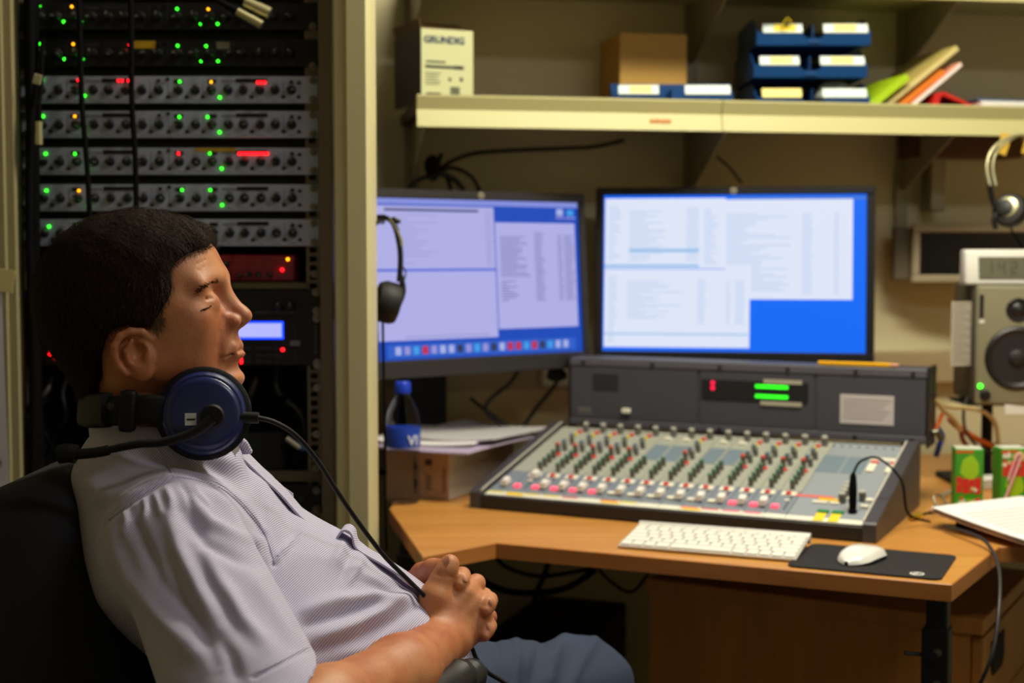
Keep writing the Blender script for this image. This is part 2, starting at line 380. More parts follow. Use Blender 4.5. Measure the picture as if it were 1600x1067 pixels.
# ---- black player with the lit blue display
a = rp(40, 571); b = rp(500, 453)
t = thing('rack_player', 'black rack player with a glowing blue display behind the nose', 'media player', (RX0, RY, a.z))
h = b.z - a.z
PX = lambda px: rx(px); PZ = lambda py: rp(270, py).z - a.z
obj('faceplate', MB().rbox(0, RW, -0.004, 0.0, 0, h, 0.001, 1).mesh('faceplate', BLKFACE, 0), t)
obj('chassis', MB().box(0.02, RW - 0.02, 0.001, 0.25, 0.003, h - 0.003).mesh('chassis', BLKMATT, 0), t)
d = obj('display', MB().rbox(PX(340), PX(443), -0.0055, -0.004, PZ(529.5), PZ(502), 0.0005, 1).mesh('display', mat('lcd_frame', (20, 50, 255), 0.3, emit=((20, 60, 255), 2.6)), 0), t)
obj('display_glass', MB().box(PX(343), PX(440), -0.006, -0.0052, PZ(526.5), PZ(505)).mesh('display_glass', mat('lcd_light', (160, 165, 255), 0.3, emit=((176, 180, 255), 0.95)), 0), d)
obj('led', LEDME['r'], t, (PX(441.5), -0.0045, PZ(546))).scale = (1.25, 1.25, 1.25)
obj('led', MB().box(-0.0014, 0.0014, -0.001, 0, -0.005, 0.005).mesh('led', LED['r'], 0), t, (PX(376.5), -0.0045, PZ(563)))
obj('fader_slot', MB().box(PX(460) - 0.001, PX(460) + 0.001, -0.0045, -0.004, PZ(564), PZ(506)).mesh('fader_slot', mat('dark_grey', (34, 32, 36), 0.6), 0), t)
obj('fader_cap', MB().rbox(PX(454), PX(470), -0.014, -0.0045, PZ(540), PZ(531.5), 0.001, 1).mesh('fader_cap', mat('fader_grey', (110, 108, 112), 0.5), 0), t)
BT = MB().rbox(-0.006, 0.006, -0.002, 0, -0.003, 0.003, 0.0006, 1).mesh('push_button', mat('button_dark', (30, 28, 31), 0.5), 0)
for px in (345, 362, 385, 405, 418, 432):
    for py in (545, 556, 565): obj('push_button', BT, t, (PX(px), -0.004, PZ(py)))
for px, py in ((455, 478), (436, 478)): obj('knob', KNOBME, t, (PX(px), -0.004, PZ(py)))
for px, py in ((80, 552), (88.5, 558)):
    obj('led', LEDME['r'], t, (PX(px), -0.0045, PZ(py))).scale = (2.2, 1.6, 1.8)
m = MB()
for i in range(14): m.box(PX(400) + i * 0.0045, PX(400) + i * 0.0045 + 0.003, -0.0046, -0.004, PZ(489), PZ(487))
for i in range(9): m.box(PX(493) - 0.002, PX(493) + 0.002, -0.0046, -0.004, PZ(512 + i * 5), PZ(509 + i * 5))
obj('panel_markings', m.mesh('panel_markings', mat('print_grey', (90, 88, 90), 0.6), 0), t)
for px, py in ((494, 457), (495, 487), (495, 498), (496, 568)): obj('ear_screw', WASH, t, (PX(px), -0.004, PZ(py)))

# ---- lower patch bay units and cable jungle below
for k, (y0, y1) in enumerate(((735, 752), (757, 800))):
    a = rp(40, y1); hh = rp(40, y0).z - a.z
    t = thing('patch_bay', ('dull grey blank strip low in the rack', 'black patch panel at the bottom of the rack, beside the shirt front')[k], 'panel', (RX0, RY, a.z))
    obj('faceplate', MB().rbox(0, RW, -0.003, 0, 0, hh, 0.0008, 1).mesh('faceplate', BLKFACE if k else mat('dull_strip', (90, 84, 62), 0.5, 0.3), 0), t)
    if k:
        js = MB().cyl((0, 0, 0), (0, -0.004, 0), 0.006, n=12).cyl((0, -0.004, 0), (0, -0.0045, 0), 0.0035, n=10).mesh('jack_socket', DARKSTEEL, 40)
        for i in range(16): obj('jack_socket', js, t, (0.03 + i * 0.028, -0.003, hh * 0.5))
for i in range(16):
    x0 = 60 + i * 27 + random.uniform(-8, 8)
    pts = [W(x0, 572, RY + 0.05), W(x0 + random.uniform(-25, 25), 610, RY + random.uniform(0.0, 0.06)), W(x0 + random.uniform(-45, 45), 650, RY + random.uniform(-0.01, 0.07)),
           W(x0 + random.uniform(-45, 45), 700, RY + random.uniform(0, 0.08)), W(x0 + random.uniform(-30, 30), 740, RY + 0.06)]
    world_tube('patch_cable', 'black cable in the tangle low in the rack', 'cable', pts, random.uniform(0.003, 0.006), (RUBBER, mat('cable_brown', (30, 18, 16), 0.6), mat('cable_grey', (40, 38, 42), 0.6))[i % 3], 'cables hanging inside the rack')
LEDBIG = MB().lathe([(0.004, 0), (0.004, 0.002), (0, 0.005)], 10, mtx=Matrix.Rotation(math.pi / 2, 4, 'X'))
t = thing('patch_device', 'black box with one green light low in the rack', 'audio device', W(385, 716, RY))
obj('body', MB().rbox(-0.06, 0.06, 0.0, 0.1, -0.02, 0.04, 0.003, 1).mesh('body', BLKMATT, 0), t)
q = W(378.5, 697, RY) - W(385, 716, RY); obj('led', LEDME['g'], t, (q.x, -0.001, q.z)).scale = (1.4, 1.4, 1.4)
t = thing('patch_plug', 'silver and blue plug lying among the rack cables', 'plug', W(465, 692, RY - 0.01))
obj('plug_body', MB().cyl((-0.018, 0, 0.008), (0.004, 0, -0.008), 0.005, n=12).mesh('plug_body', mat('plug_pale', (200, 195, 170), 0.35, 0.6), 40), t)
obj('plug_boot', MB().cyl((0.004, 0, -0.008), (0.016, 0, -0.01), 0.005, 0.004, n=12).mesh('plug_boot', mat('blue_boot', (60, 100, 160), 0.5), 40), t)
obj('cable_tail', MB().tube([(0.016, 0, -0.01), (0.03, 0.02, -0.015), (0.04, 0.05, -0.04)], 0.0025).mesh('cable_tail', RUBBER, 60), t)

# ---- cables hanging in front of the rack
world_tube('hanging_cable', "black cable hanging down to the man's crown in front of the rack", 'cable', [W(122, -40, 2.27), W(125, 60, 2.27), W(128, 160, 2.27), W(136, 260, 2.27), W(140, 340, 2.27), W(144, 460, 2.27)], 0.0046, RUBBER)
world_tube('hanging_cable', 'black cable hanging near the middle of the rack', 'cable', [W(204, -40, 2.27), W(205, 60, 2.27), W(206, 160, 2.27), W(211, 240, 2.27), W(213, 330, 2.27), W(214, 430, 2.27)], 0.0046, RUBBER)
for i, (pxs, dy, r, d) in enumerate((((46, 48, 46, 52, 50), 2.27, 0.007, 'thick black cable at the far left, nearest the wall'), ((52, 53, 55, 55, 60), 2.28, 0.008, 'thickest black cable of the bundle left of the rack units'),
                                  ((60, 57, 58, 62, 62), 2.30, 0.004, 'thin black cable of the bundle beside the rack units'), ((40, 42, 50, 60, 70), 2.31, 0.004, 'thin black cable slanting along the left rack rail'))):
    world_tube('bundle_cable', d, 'cable', [W(pxs[k], (-40, 120, 350, 560, 800)[k], dy) for k in range(5)], r, RUBBER, 'cable bundle beside the left rack rail')
def xlr(name, label, p0, p1, r, barrel=True):
    p0 = Vector(p0); p1 = Vector(p1); d = (p1 - p0); t = thing(name, label, 'connector', p0)
    SILV = mat('xlr_shell', (190, 182, 140), 0.35, 0.75)
    obj('shell', MB().cyl(d * 0.0, d * 0.5, r * 0.92, n=18).cyl(d * 0.5, d * 1.0, r, n=18).mesh('shell', SILV, 40), t)
    obj('boot', MB().cyl(-d * 0.7, (0, 0, 0), r * 0.6, r * 0.9, n=14).mesh('boot', RUBBER, 40), t)
    obj('socket_face', MB().cyl(d * 1.0, d * 1.02, r * 0.82, n=16).mesh('socket_face', BLKMATT, 40), t)
    obj('cable_tail', MB().tube([-d * 0.7, -d * 1.2 + Vector((0, 0.01, 0.01)), -d * 2.0 + Vector((0, 0.02, 0.06))], 0.0035).mesh('cable_tail', RUBBER, 60), t)
xlr('cable_connector', 'larger silver cable connector dangling at the top of the rack', W(383, 3, 2.26), W(422, 21, 2.26), 0.0095)
xlr('cable_connector', 'slimmer silver cable connector dangling just below the larger one', W(371, 18, 2.25), W(409, 39, 2.25), 0.007)
xlr('cable_connector', 'silver tipped connector in the cables left of the second silver unit', W(61, 190, 2.255), W(61, 226, 2.255), 0.006)
t = thing('cable_tag', 'pale paper tag on the cable bundle left of the topmost silver unit', 'tag', W(59, 123, 2.25))
obj('tag_body', MB().rbox(-0.007, 0.006, -0.0015, 0.0015, -0.009, 0.007, 0.001, 1).mesh('tag_body', mat('tag_pale', (150, 145, 110), 0.7), 0), t, (0, 0, 0), (0, 0.25, 0))

# ================================================================== WALL SHELVES
SN = Vector((math.sin(PHI), -math.cos(PHI), 0)); SS = Vector((math.cos(PHI), math.sin(PHI), 0))
SH0 = Vector((-0.24, wy(-0.24), 0))                 # shelf left end at the wall; local x runs along the wall, -y into the room
def sh(x, y, z): return SH0 + SS * x - SN * y + Vector((0, 0, z))
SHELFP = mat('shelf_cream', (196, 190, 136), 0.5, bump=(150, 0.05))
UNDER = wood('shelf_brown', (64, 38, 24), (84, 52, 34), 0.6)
def shelf(name, label, z0, under, L=1.95):
    t = thing(name, label, 'shelf', SH0 + Vector((0, 0, z0)), PHI)
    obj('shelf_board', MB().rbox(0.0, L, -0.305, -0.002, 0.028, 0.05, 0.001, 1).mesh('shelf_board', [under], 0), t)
    for k, (a, b) in enumerate(((0, 0.617), (0.619, L))):
        m = MB().prism([(-0.318, 0.0), (-0.300, 0.0), (-0.300, 0.062), (-0.318, 0.062), (-0.318, 0.058), (-0.307, 0.034)], 0, 1)
        m.v = [(a + (b - a) * z, x, y) for x, y, z in m.v]; m.f = [f[::-1] for f in m.f]
        obj('front_lip', m.mesh('front_lip', SHELFP, 0), t)
    for x, dd in ((0.02, 0.11), (0.645, 0.1), (1.15, 0.1)):
        m = MB().prism([(-0.01, 0.028), (-0.01, -dd), (-0.03, -dd), (-0.27, 0.01), (-0.27, 0.028)], x, x + 0.004)
        m.v = [(z, x_, y_) for x_, y_, z in m.v]
        m.box(x - 0.012, x + 0.016, -0.012, -0.001, -dd - 0.09, 0.028)
        obj('bracket', m.mesh('bracket', mat('bracket_grey', (158, 150, 124), 0.5, 0.2), 0), t)
    return t
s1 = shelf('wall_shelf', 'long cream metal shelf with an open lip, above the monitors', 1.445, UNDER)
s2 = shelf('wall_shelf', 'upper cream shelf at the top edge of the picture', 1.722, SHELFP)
m = MB()                                              # faded orange maker's mark on the lip
for i, (a, b) in enumerate(((0, .8), (1, .6), (2, .75), (3, .55), (4, .8), (4.9, .5), (5.7, .8), (6.7, .7))):
    x = 0.468 + i * 0.0056; m.box(x, x + 0.0012, -0.3152, -0.3125, 0.014, 0.0225); m.box(x + 0.002, x + 0.0036, -0.3152, -0.3125, 0.014 + 0.003 * (i % 2), 0.0205); m.box(x, x + 0.0036, -0.3152, -0.3125, 0.017 + 0.002 * (i % 3), 0.0186 + 0.002 * (i % 3))
obj('lip_lettering', m.mesh('lip_lettering', mat('orange_print', (236, 130, 40), 0.6), 0), s1)
SHZ = 1.4965                                           # top of lower shelf board
# wooden support rail under the shelf at the right
t = thing('wooden_support', 'brown wooden block fixed under the shelf near the hanging headphones', 'wood block', sh(1.16, -0.04, 1.385), PHI)
obj('block', MB().rbox(-0.02, 0.24, -0.06, 0.03, 0.03, 0.085, 0.002, 1).mesh('block', wood('block_wood', (84, 56, 32), (104, 70, 40), 0.6), 0), t)
obj('upright', MB().rbox(0.04, 0.075, -0.02, 0.03, -0.09, 0.03, 0.002, 1).mesh('upright', MATS['bracket_grey'], 0), t)

# boxed product with the blue lettering
CARD = mat('brown_card', (92, 66, 40), 0.8)
t = thing('product_box', 'white product carton with blue lettering at the left end of the shelf', 'box', sh(0.012, -0.285, SHZ), PHI + R(12))
WB = mat('white_card', (206, 208, 160), 0.6)
bw, bd, bh = 0.108, 0.17, 0.142
m = MB().box(0, bw, 0, 0.002, 0, bh).box(bw - 0.002, bw, 0.002, bd, 0, bh).box(0, bw, bd - 0.002, bd, 0, bh).box(0, bw, 0, bd, 0, 0.002)
obj('carton', m.mesh('carton', WB, 0), t)
obj('side_wall', MB().box(-0.001, 0.002, 0.002, bd, 0, bh).mesh('side_wall', mat('dark_card', (46, 38, 34), 0.7), 0), t)
fl = MB().box(-0.001, bw * 0.95, 0, 0.002, 0, 0.07)
obj('flap', fl.mesh('flap', CARD, 0), t, (0, 0.012, bh + 0.001), (R(-72), 0, 0))
obj('flap', MB().box(-0.002, 0, 0, bd - 0.01, 0, 0.022).mesh('flap', CARD, 0), t, (0.003, 0.006, bh), (0, R(-12), 0))
BLUEP = mat('navy_print', (22, 52, 92), 0.6)
obj('brand_lettering', text_mesh('brand_lettering', 'GRUNDIG', 0.0185, BLUEP, bold=0.0006), t, (bw * 0.44, -0.0006, bh * 0.85), FACE)
m = MB().box(0.008, 0.088, -0.0006, 0, 0.066, 0.0715); m.box(0.068, 0.088, -0.0008, 0, 0.0655, 0.0725)
for i in range(5): m.box(0.008, 0.04 - 0.003 * (i % 3), -0.0005, 0, 0.056 - i * 0.0055, 0.0575 - i * 0.0055)
for i in range(9): m.box(0.06 + i * 0.0023, 0.0612 + i * 0.0023 + 0.0006 * (i % 2), -0.0006, 0, 0.012, 0.031)
m.box(0.01, 0.04, -0.0006, 0, 0.012, 0.018); m.box(0.056, 0.062, -0.0005, 0, 0.042, 0.048); m.box(0.08, 0.086, -0.0005, 0, 0.042, 0.05); m.box(0.01, 0.05, -0.0005, 0, 0.0765, 0.08)
obj('printed_details', m.mesh('printed_details', mat('dark_print', (40, 44, 40), 0.6), 0), t)

# cardboard box and wooden looking carton
t = thing('cardboard_box', 'yellowish cardboard box standing behind the blue tray on the shelf', 'box', sh(0.445, -0.157, SHZ), PHI + R(2))
obj('carton', MB().rbox(0, 0.148, 0, 0.15, 0, 0.165, 0.0015, 1).mesh('carton', mat('yellow_card', (196, 152, 74), 0.7, var=(6, 0.4, (182, 138, 64))), 0), t)
obj('tape_strip', MB().box(0.066, 0.08, -0.0006, 0.15, 0.1645, 0.1658).mesh('tape_strip', TAPE, 0), t)

# blue parts bins
BLUE = mat('bin_blue', (14, 66, 124), 0.35, coat=0.15)
LABW = mat('label_white', (214, 228, 228), 0.5); LABY = mat('label_yellow', (240, 226, 130), 0.5); LABD = mat('label_strong_yellow', (232, 206, 20), 0.5)
def parts_bin(label, loc, rzz, labs, w=0.235, d=0.235, h=0.062):
    t = thing('storage_bin', label, 'storage bin', loc, rzz, 'blue storage bins on the shelf')
    obj('floor_panel', MB().rbox(0, w, 0.0, d, 0, 0.003, 0.001, 1).mesh('floor_panel', BLUE, 0), t)
    obj('back_panel', MB().rbox(0, w, d - 0.003, d, 0.003, h, 0.001, 1).mesh('back_panel', BLUE, 0), t)
    side = [(0.0, 0.0), (d, 0.0), (d, h), (min(0.07, d * 0.8), h), (0.045, h * 0.92), (0.012, h * 0.55), (-0.006, h * 0.34)]
    for x in (0, w - 0.003):
        m = MB().prism(side, x, x + 0.003); m.v = [(z, x_, y_) for x_, y_, z in m.v]; obj('side_panel', m.mesh('side_panel', BLUE, 0), t)
    m = MB().prism([(0, 0.0), (w, 0), (w, 0.026), (w * 0.62, 0.026), (w * 0.56, 0.014), (w * 0.44, 0.014), (w * 0.38, 0.026), (0, 0.026)], -0.002, 0.001)
    m.v = [(x_, z - 0.2 * y_, y_) for x_, y_, z in m.v]; m.f = [f[::-1] for f in m.f]; obj('front_lip', m.mesh('front_lip', BLUE, 0), t)
    obj('divider', MB().box(w * 0.5 - 0.001, w * 0.5 + 0.001, 0.004, d - 0.004, 0.003, h * 0.7).mesh('divider', BLUE, 0), t)
    obj('latch', MB().rbox(w * 0.45, w * 0.55, -0.006, -0.001, 0.004, 0.011, 0.001, 1).mesh('latch', BLUE, 0), t)
    for k, (x0, x1) in enumerate(((0.012, 0.094), (w - 0.098, w - 0.006))):
        hld = obj('label_holder', MB().rbox(0, x1 - x0, -0.003, 0.0, 0, 0.021, 0.0006, 1).mesh('label_holder', labs[k][0], 0), t, (x0, -0.006, 0.0235), (R(-24), 0, 0))
        if labs[k][1]: obj('label_strip', MB().box(0.022, 0.068, -0.0038, -0.003, 0.003, 0.019).mesh('label_strip', labs[k][1], 0), hld)
    return t
BR = PHI - R(10)
parts_bin('single blue bin at left with two white label holders, beside the stack', sh(0.405, -0.252, SHZ), PHI - R(10), ((LABW, LABY), (LABW, None)), w=0.245, d=0.085, h=0.055)
zs = (SHZ, SHZ + 0.066, SHZ + 0.132)
parts_bin('bottom blue bin of the stack, holding a crumpled grey bag', sh(0.712, -0.248, zs[0]), BR, ((LABY, None), (LABW, None)))
parts_bin('middle blue bin of the stack of three', sh(0.706, -0.248, zs[1]), BR, ((LABW, LABY), (LABW, LABY)))
tb = parts_bin('top blue bin of the stack with a bright yellow tag', sh(0.712, -0.248, zs[2]), BR, ((LABW, LABD), (LABW, LABY)))
m = MB().ribbon([(0.05, -0.012, 0.03), (0.052, -0.016, 0.042), (0.06, -0.016, 0.052), (0.068, -0.012, 0.045)], (0, 1, 0), 0.012, 0.001)
obj('yellow_tag', m.mesh('yellow_tag', LABD, 60), tb)
# crumpled bag
def blob(name, rx_, ry_, rz_, m, seed, amp=0.25, sub=3):
    bm = bmesh.new(); bmesh.ops.create_icosphere(bm, subdivisions=sub, radius=1.0); rng = np.random.RandomState(seed)
    ph = rng.rand(6, 4) * 6.28; fr = rng.randn(6, 3) * 2.6
    for v in bm.verts:
        c = v.co; k = 1 + amp * sum(math.sin(fr[i] @ np.array(c) + ph[i, 0]) for i in range(6)) / 3.0
        v.co = Vector((c.x * rx_ * k, c.y * ry_ * k, c.z * rz_ * k))
    me = bpy.data.meshes.new(name); bm.to_mesh(me); bm.free(); me.materials.append(m)
    me.polygons.foreach_set('use_smooth', [True] * len(me.polygons)); return me
pb = sh(0.712, -0.248, zs[0]) + Vector((math.cos(BR) * 0.172 - math.sin(BR) * 0.045, math.sin(BR) * 0.172 + math.cos(BR) * 0.045, 0.038))
tag(obj('plastic_bag', blob('plastic_bag', 0.042, 0.03, 0.026, mat('grey_bag', (150, 156, 150), 0.35), 3), None, pb), 'crumpled grey plastic bag in the bottom blue bin', 'bag')

# leaning folders and papers
def lean(name, label, cat, x, y, ang, L, th, dep, m, edge=None):
    t = thing(name, label, cat, sh(x, y, SHZ), PHI)
    o = obj('cover', MB().rbox(0, L, 0, dep, 0, th, 0.0006, 1).mesh('cover', m, 0), t, (0, 0, 0), (0, -ang, 0))
    if edge: obj('pages', MB().box(0.003, L - 0.002, -0.0008, dep - 0.004, th * 0.18, th * 0.82).mesh('pages', edge, 0), t, (0, 0, 0), (0, -ang, 0))
    return t
lean('folder', 'lime green folder leaning right beside the blue bins', 'folder', 0.95, -0.29, R(38), 0.105, 0.014, 0.2, mat('lime', (170, 205, 20), 0.5))
lean('book', 'long beige book leaning steeply against the shelf bracket', 'book', 0.985, -0.275, R(38), 0.21, 0.013, 0.2, mat('beige_cover', (190, 170, 96), 0.6), mat('page_edge', (214, 200, 140), 0.8))
lean('book', 'orange book leaning between the beige book and pink folder', 'book', 1.012, -0.285, R(38), 0.13, 0.010, 0.2, mat('orange_cover', (215, 120, 30), 0.5))
lean('folder', 'pale pink folder leaning in front of the orange book', 'folder', 1.032, -0.295, R(39), 0.15, 0.010, 0.2, mat('pink_cover', (225, 150, 120), 0.5), PAPER)
t = thing('folder', 'red folder standing tented on the shelf', 'folder', sh(1.075, -0.297, SHZ), PHI)
m = MB().prism([(0, 0), (0.02, 0), (0.022, 0.026), (0.028, 0.032), (0.115, 0.0), (0.13, 0.0), (0.03, 0.04), (0.012, 0.036)], 0, 0.2); m.v = [(x, z, y) for x, y, z in m.v]; m.f = [f[::-1] for f in m.f]
obj('cover', m.mesh('cover', mat('folder_red', (196, 28, 18), 0.45), 0), t)
t = thing('magazine', 'blue covered magazine lying flat at the right end of the shelf', 'magazine', sh(1.19, -0.28, SHZ), PHI)
obj('cover', MB().rbox(0, 0.25, 0, 0.2, 0.024, 0.03, 0.001, 1).mesh('cover', mat('blue_cover', (70, 90, 120), 0.5), 0), t, (0, 0, 0), (0, R(1), 0))
t = thing('paper_stack', 'white papers lying under the blue magazine', 'paper', sh(1.195, -0.29, SHZ), PHI)
obj('sheets', MB().rbox(0, 0.25, 0, 0.2, 0.0, 0.023, 0.001, 1).mesh('sheets', PAPER, 0), t)
# ================================================================== DESK
DZ = 0.735
BEECH = wood('beech', (194, 132, 62), (210, 150, 76), 0.32, (2.0, 30, 30), R(26))
EDGEW = wood('beech_edge', (170, 106, 48), (190, 122, 60), 0.4, (4, 4, 60))
pts = [G(608, 795, DZ), G(660, 870, DZ), G(775, 848, DZ), G(1487, 913, DZ), G(1562, 854, DZ)]
poly = [(p.x, p.y) for p in pts] + [(1.75, pts[4].y - 0.02), (1.75, wy(1.75) - 0.03), (-0.20, wy(-0.2) - 0.03)]
desk = thing('corner_desk', 'beech corner desk with an angled front edge, carrying the mixing console', 'desk', (0.5, 2.6, 0))
lp = [(x - 0.5, y - 2.6) for x, y in poly]
m = MB(); n = len(lp)
bev = 0.0015
def inset(poly, d):
    out = []
    for i in range(len(poly)):
        p0 = Vector(poly[i - 1]); p1 = Vector(poly[i]); p2 = Vector(poly[(i + 1) % len(poly)])
        e1 = (p1 - p0).normalized(); e2 = (p2 - p1).normalized(); n1 = Vector((-e1.y, e1.x)); n2 = Vector((-e2.y, e2.x))
        b = (n1 + n2); b = b / max(0.3, b.dot(n1)); out.append(tuple(p1 + b * d))
    return out
li = inset(lp, bev)
vs = [(x, y, DZ - 0.025) for x, y in lp] + [(x, y, DZ - bev) for x, y in lp] + [(x, y, DZ) for x, y in li]
fs = [tuple(range(n - 1, -1, -1))] + [(i, (i + 1) % n, n + (i + 1) % n, n + i) for i in range(n)] + [(n + i, n + (i + 1) % n, 2 * n + (i + 1) % n, 2 * n + i) for i in range(n)]
m.add(vs, fs, 1); m.add([(x, y, DZ) for x, y in li], [tuple(range(n))], 0)
obj('desk_top', m.mesh('desk_top', [BEECH, EDGEW], 0), desk)
LEGM = mat('leg_black', (20, 20, 24), 0.4, 0.3)
def desk_leg(px, py, name='leg'):
    p = G(px, py, DZ); o = obj(name, None, desk, (p.x - 0.5, p.y - 2.6, 0), (0, 0, R(-26)))
    obj('outer_tube', MB().rbox(-0.019, 0.019, -0.019, 0.019, 0.02, 0.66, 0.002, 1).mesh('outer_tube', LEGM, 0), o)
    obj('inner_tube', MB().rbox(-0.014, 0.016, -0.014, 0.016, 0.6, DZ - 0.025, 0.002, 1).mesh('inner_tube', LEGM, 0), o)
    obj('clamp_lever', MB().tube([(-0.019, -0.012, 0.62), (-0.03, -0.022, 0.622), (-0.04, -0.03, 0.624)], 0.003).cyl((0.0, -0.019, 0.622), (0.0, -0.026, 0.622), 0.006, n=12).mesh('clamp_lever', BLACK, 40), o)
    for z in (0.627, 0.58): obj('leg_screw', WASH, o, (0.004, -0.019, z))
    obj('foot', MB().rbox(-0.03, 0.03, -0.2, 0.2, 0, 0.025, 0.004, 1).mesh('foot', LEGM, 0), o)
desk_leg(1466, 899); desk_leg(640, 800)
TH = R(26)
# ---- drawer pedestal
PED = wood('pedestal_wood', (168, 110, 44), (186, 124, 52), 0.42, (30, 30, 3))
c0 = Vector((0.255, 2.60, 0)); 
t = thing('drawer_pedestal', 'wooden drawer pedestal with black handles under the desk', 'drawer unit', c0, R(-30))
PL, PW, PH = 0.60, 0.42, 0.60
obj('carcass', MB().box(0, PL - 0.022, 0.0, PW, 0.05, PH - 0.026).mesh('carcass', PED, 0), t)
obj('top_board', MB().rbox(-0.005, PL, -0.006, PW, PH - 0.026, PH, 0.0015, 1).mesh('top_board', PED, 0), t)
obj('plinth', MB().box(0.02, PL - 0.04, 0.02, PW - 0.02, 0, 0.05).mesh('plinth', BLKMATT, 0), t)
zz = PH - 0.03
for hgt in (0.14, 0.14, 0.24):
    d = obj('drawer', MB().rbox(PL - 0.02, PL - 0.002, 0.006, PW - 0.004, zz - hgt, zz - 0.004, 0.001, 1).mesh('drawer', PED, 0), t)
    m = MB().prism([(-0.05, 0), (0.05, 0), (0.05, 0.045), (0.036, 0.06), (-0.036, 0.06), (-0.05, 0.045)], 0, 0.004)
    m.v = [(PL - 0.003 + z, 0.12 + x, zz - 0.025 - y) for x, y, z in m.v]; obj('handle', m.mesh('handle', BLKMATT, 0), d); zz -= hgt
# ---- dark cables / box under the desk
t = thing('computer_tower', 'dark computer tower standing under the desk behind the knees', 'computer', (0.02, 2.72, 0), R(-20))
obj('case', MB().rbox(-0.1, 0.1, 0, 0.4, 0.01, 0.44, 0.006, 2).mesh('case', BLKMATT, 0), t)
obj('front_bezel', MB().rbox(-0.095, 0.095, -0.015, 0, 0.015, 0.435, 0.006, 2).mesh('front_bezel', BLACK, 0), t)
under = (('thick black cable sagging lowest under the desk front', [(690, 866), (740, 900), (800, 925), (880, 920), (930, 890)], 2.52, 0.006),
         ('black cable hanging under the notch of the desk edge', [(770, 862), (790, 885), (840, 900), (900, 893), (960, 880)], 2.6, 0.004),
         ('black cable slanting down to the computer tower', [(860, 868), (850, 900), (835, 940), (845, 990), (850, 1040)], 2.66, 0.005),
         ('thin black cable looped nearest the drawer pedestal', [(930, 880), (950, 905), (985, 925), (1010, 900), (1015, 885)], 2.62, 0.003))
for lb, pq, Y, r_ in under: world_tube('under_desk_cable', lb, 'cable', [W(x, y, Y) for x, y in pq], r_, RUBBER, 'cables sagging under the desk')

# ================================================================== MIXING CONSOLE
fr = G(1369, 850, DZ); CW = 0.735
CU = Vector((math.cos(TH), -math.sin(TH), 0)); CV = Vector((math.sin(TH), math.cos(TH), 0))
CO = fr - CU * CW
con = thing('mixing_console', 'grey broadcast mixing console with rows of knobs and faders', 'mixing console', CO, -TH)
CHEEK = mat('cheek_grey', (62, 60, 66), 0.45); CFRONT = mat('console_front', (26, 24, 26), 0.5)
ZF, ZB, CD = 0.026, 0.112, 0.365
SL = math.atan((ZB - ZF - 0.004) / (CD - 0.02))
prof = [(0, 0.0), (CD + 0.02, 0.0), (CD + 0.02, ZB + 0.008), (CD, ZB + 0.008), (0.004, ZF + 0.008), (0, ZF + 0.004)]
for x in (0.0, CW - 0.022):
    m = MB().prism(prof, x, x + 0.022); m.v = [(z, a, b) for a, b, z in m.v]
    obj('side_cheek', m.mesh('side_cheek', CHEEK, 0), con)
    m = MB().prism([(0.004, ZF + 0.008), (CD, ZB + 0.008), (CD, ZB + 0.0095), (0.004, ZF + 0.0095)], 0, 1)
    xx = 0.0205 if x < 0.1 else CW - 0.0235
    m.v = [(xx + z * 0.003, a, b) for a, b, z in m.v]; obj('trim_strip', m.mesh('trim_strip', mat('pale_trim', (196, 190, 178), 0.5), 0), con)
obj('front_rail', MB().rbox(0.0225, CW - 0.0225, 0.0, 0.012, 0.002, ZF - 0.001, 0.001, 1).mesh('front_rail', CFRONT, 0), con)
obj('base_tray', MB().box(0.0225, CW - 0.0225, 0.012, CD + 0.01, 0.003, 0.012).mesh('base_tray', CFRONT, 0), con)
obj('rear_panel', MB().box(0.0225, CW - 0.0225, CD + 0.0, CD + 0.012, 0.012, ZB).mesh('rear_panel', CFRONT, 0), con)
SCR = mat('scribble_white', (226, 224, 210), 0.5)
X0 = 0.024; SW = 0.0385; SLEN = CD / math.cos(SL) - 0.012
strip0 = (0.0, 0.012, ZF - 0.002)
GREYP = mat('console_blue_grey', (122, 130, 142), 0.5); PALEP = mat('console_pale', (160, 162, 150), 0.55); BLANK = mat('console_blank', (112, 128, 140), 0.5)
DKGAP = mat('strip_gap', (60, 64, 72), 0.6)
REDB = mat('button_red', (196, 44, 40), 0.4, emit=((255, 30, 30), 0.15)); PINKB = mat('button_pink_lit', (250, 110, 130), 0.4, emit=((255, 70, 100), 0.9)); WHB = mat('button_white', (232, 226, 206), 0.4)
YELB = mat('button_yellow', (228, 200, 20), 0.4); KG = mat('knob_grey', (104, 104, 98), 0.5); KGR = mat('knob_green_cap', (78, 120, 96), 0.5); KBR = mat('knob_brown', (98, 92, 84), 0.5)
KRED = mat('knob_red_cap', (206, 70, 56), 0.5); KBL = mat('knob_blue_cap', (92, 116, 138), 0.5); KLT = mat('knob_light', (176, 174, 162), 0.45)
def pot(capm, bodym, h=0.018, r=0.0046):
    return MB().lathe([(r * 1.12, 0), (r * 1.05, 0.002), (r, h - 0.003), (r, h - 0.003)], 12, 0).lathe([(r, h - 0.003), (r * 0.95, h), (0, h + 0.0004)], 12, 1).box(-0.0005, 0.0005, 0.001, r * 1.0, h - 0.002, h + 0.0008, 1).mesh('knob', [bodym, capm], 40)
POT = {'g': pot(KGR, KBR, 0.017), 'r': pot(KRED, KBR, 0.02), 'b': pot(KBL, KG, 0.014), 'k': pot(KG, KG, 0.015), 't': pot(KLT, KG, 0.018, 0.0062)}
def btn(w, d, h, m): return MB().rbox(-w / 2, w / 2, -d / 2, d / 2, 0, h, 0.0008, 1).mesh('push_button', m, 0)
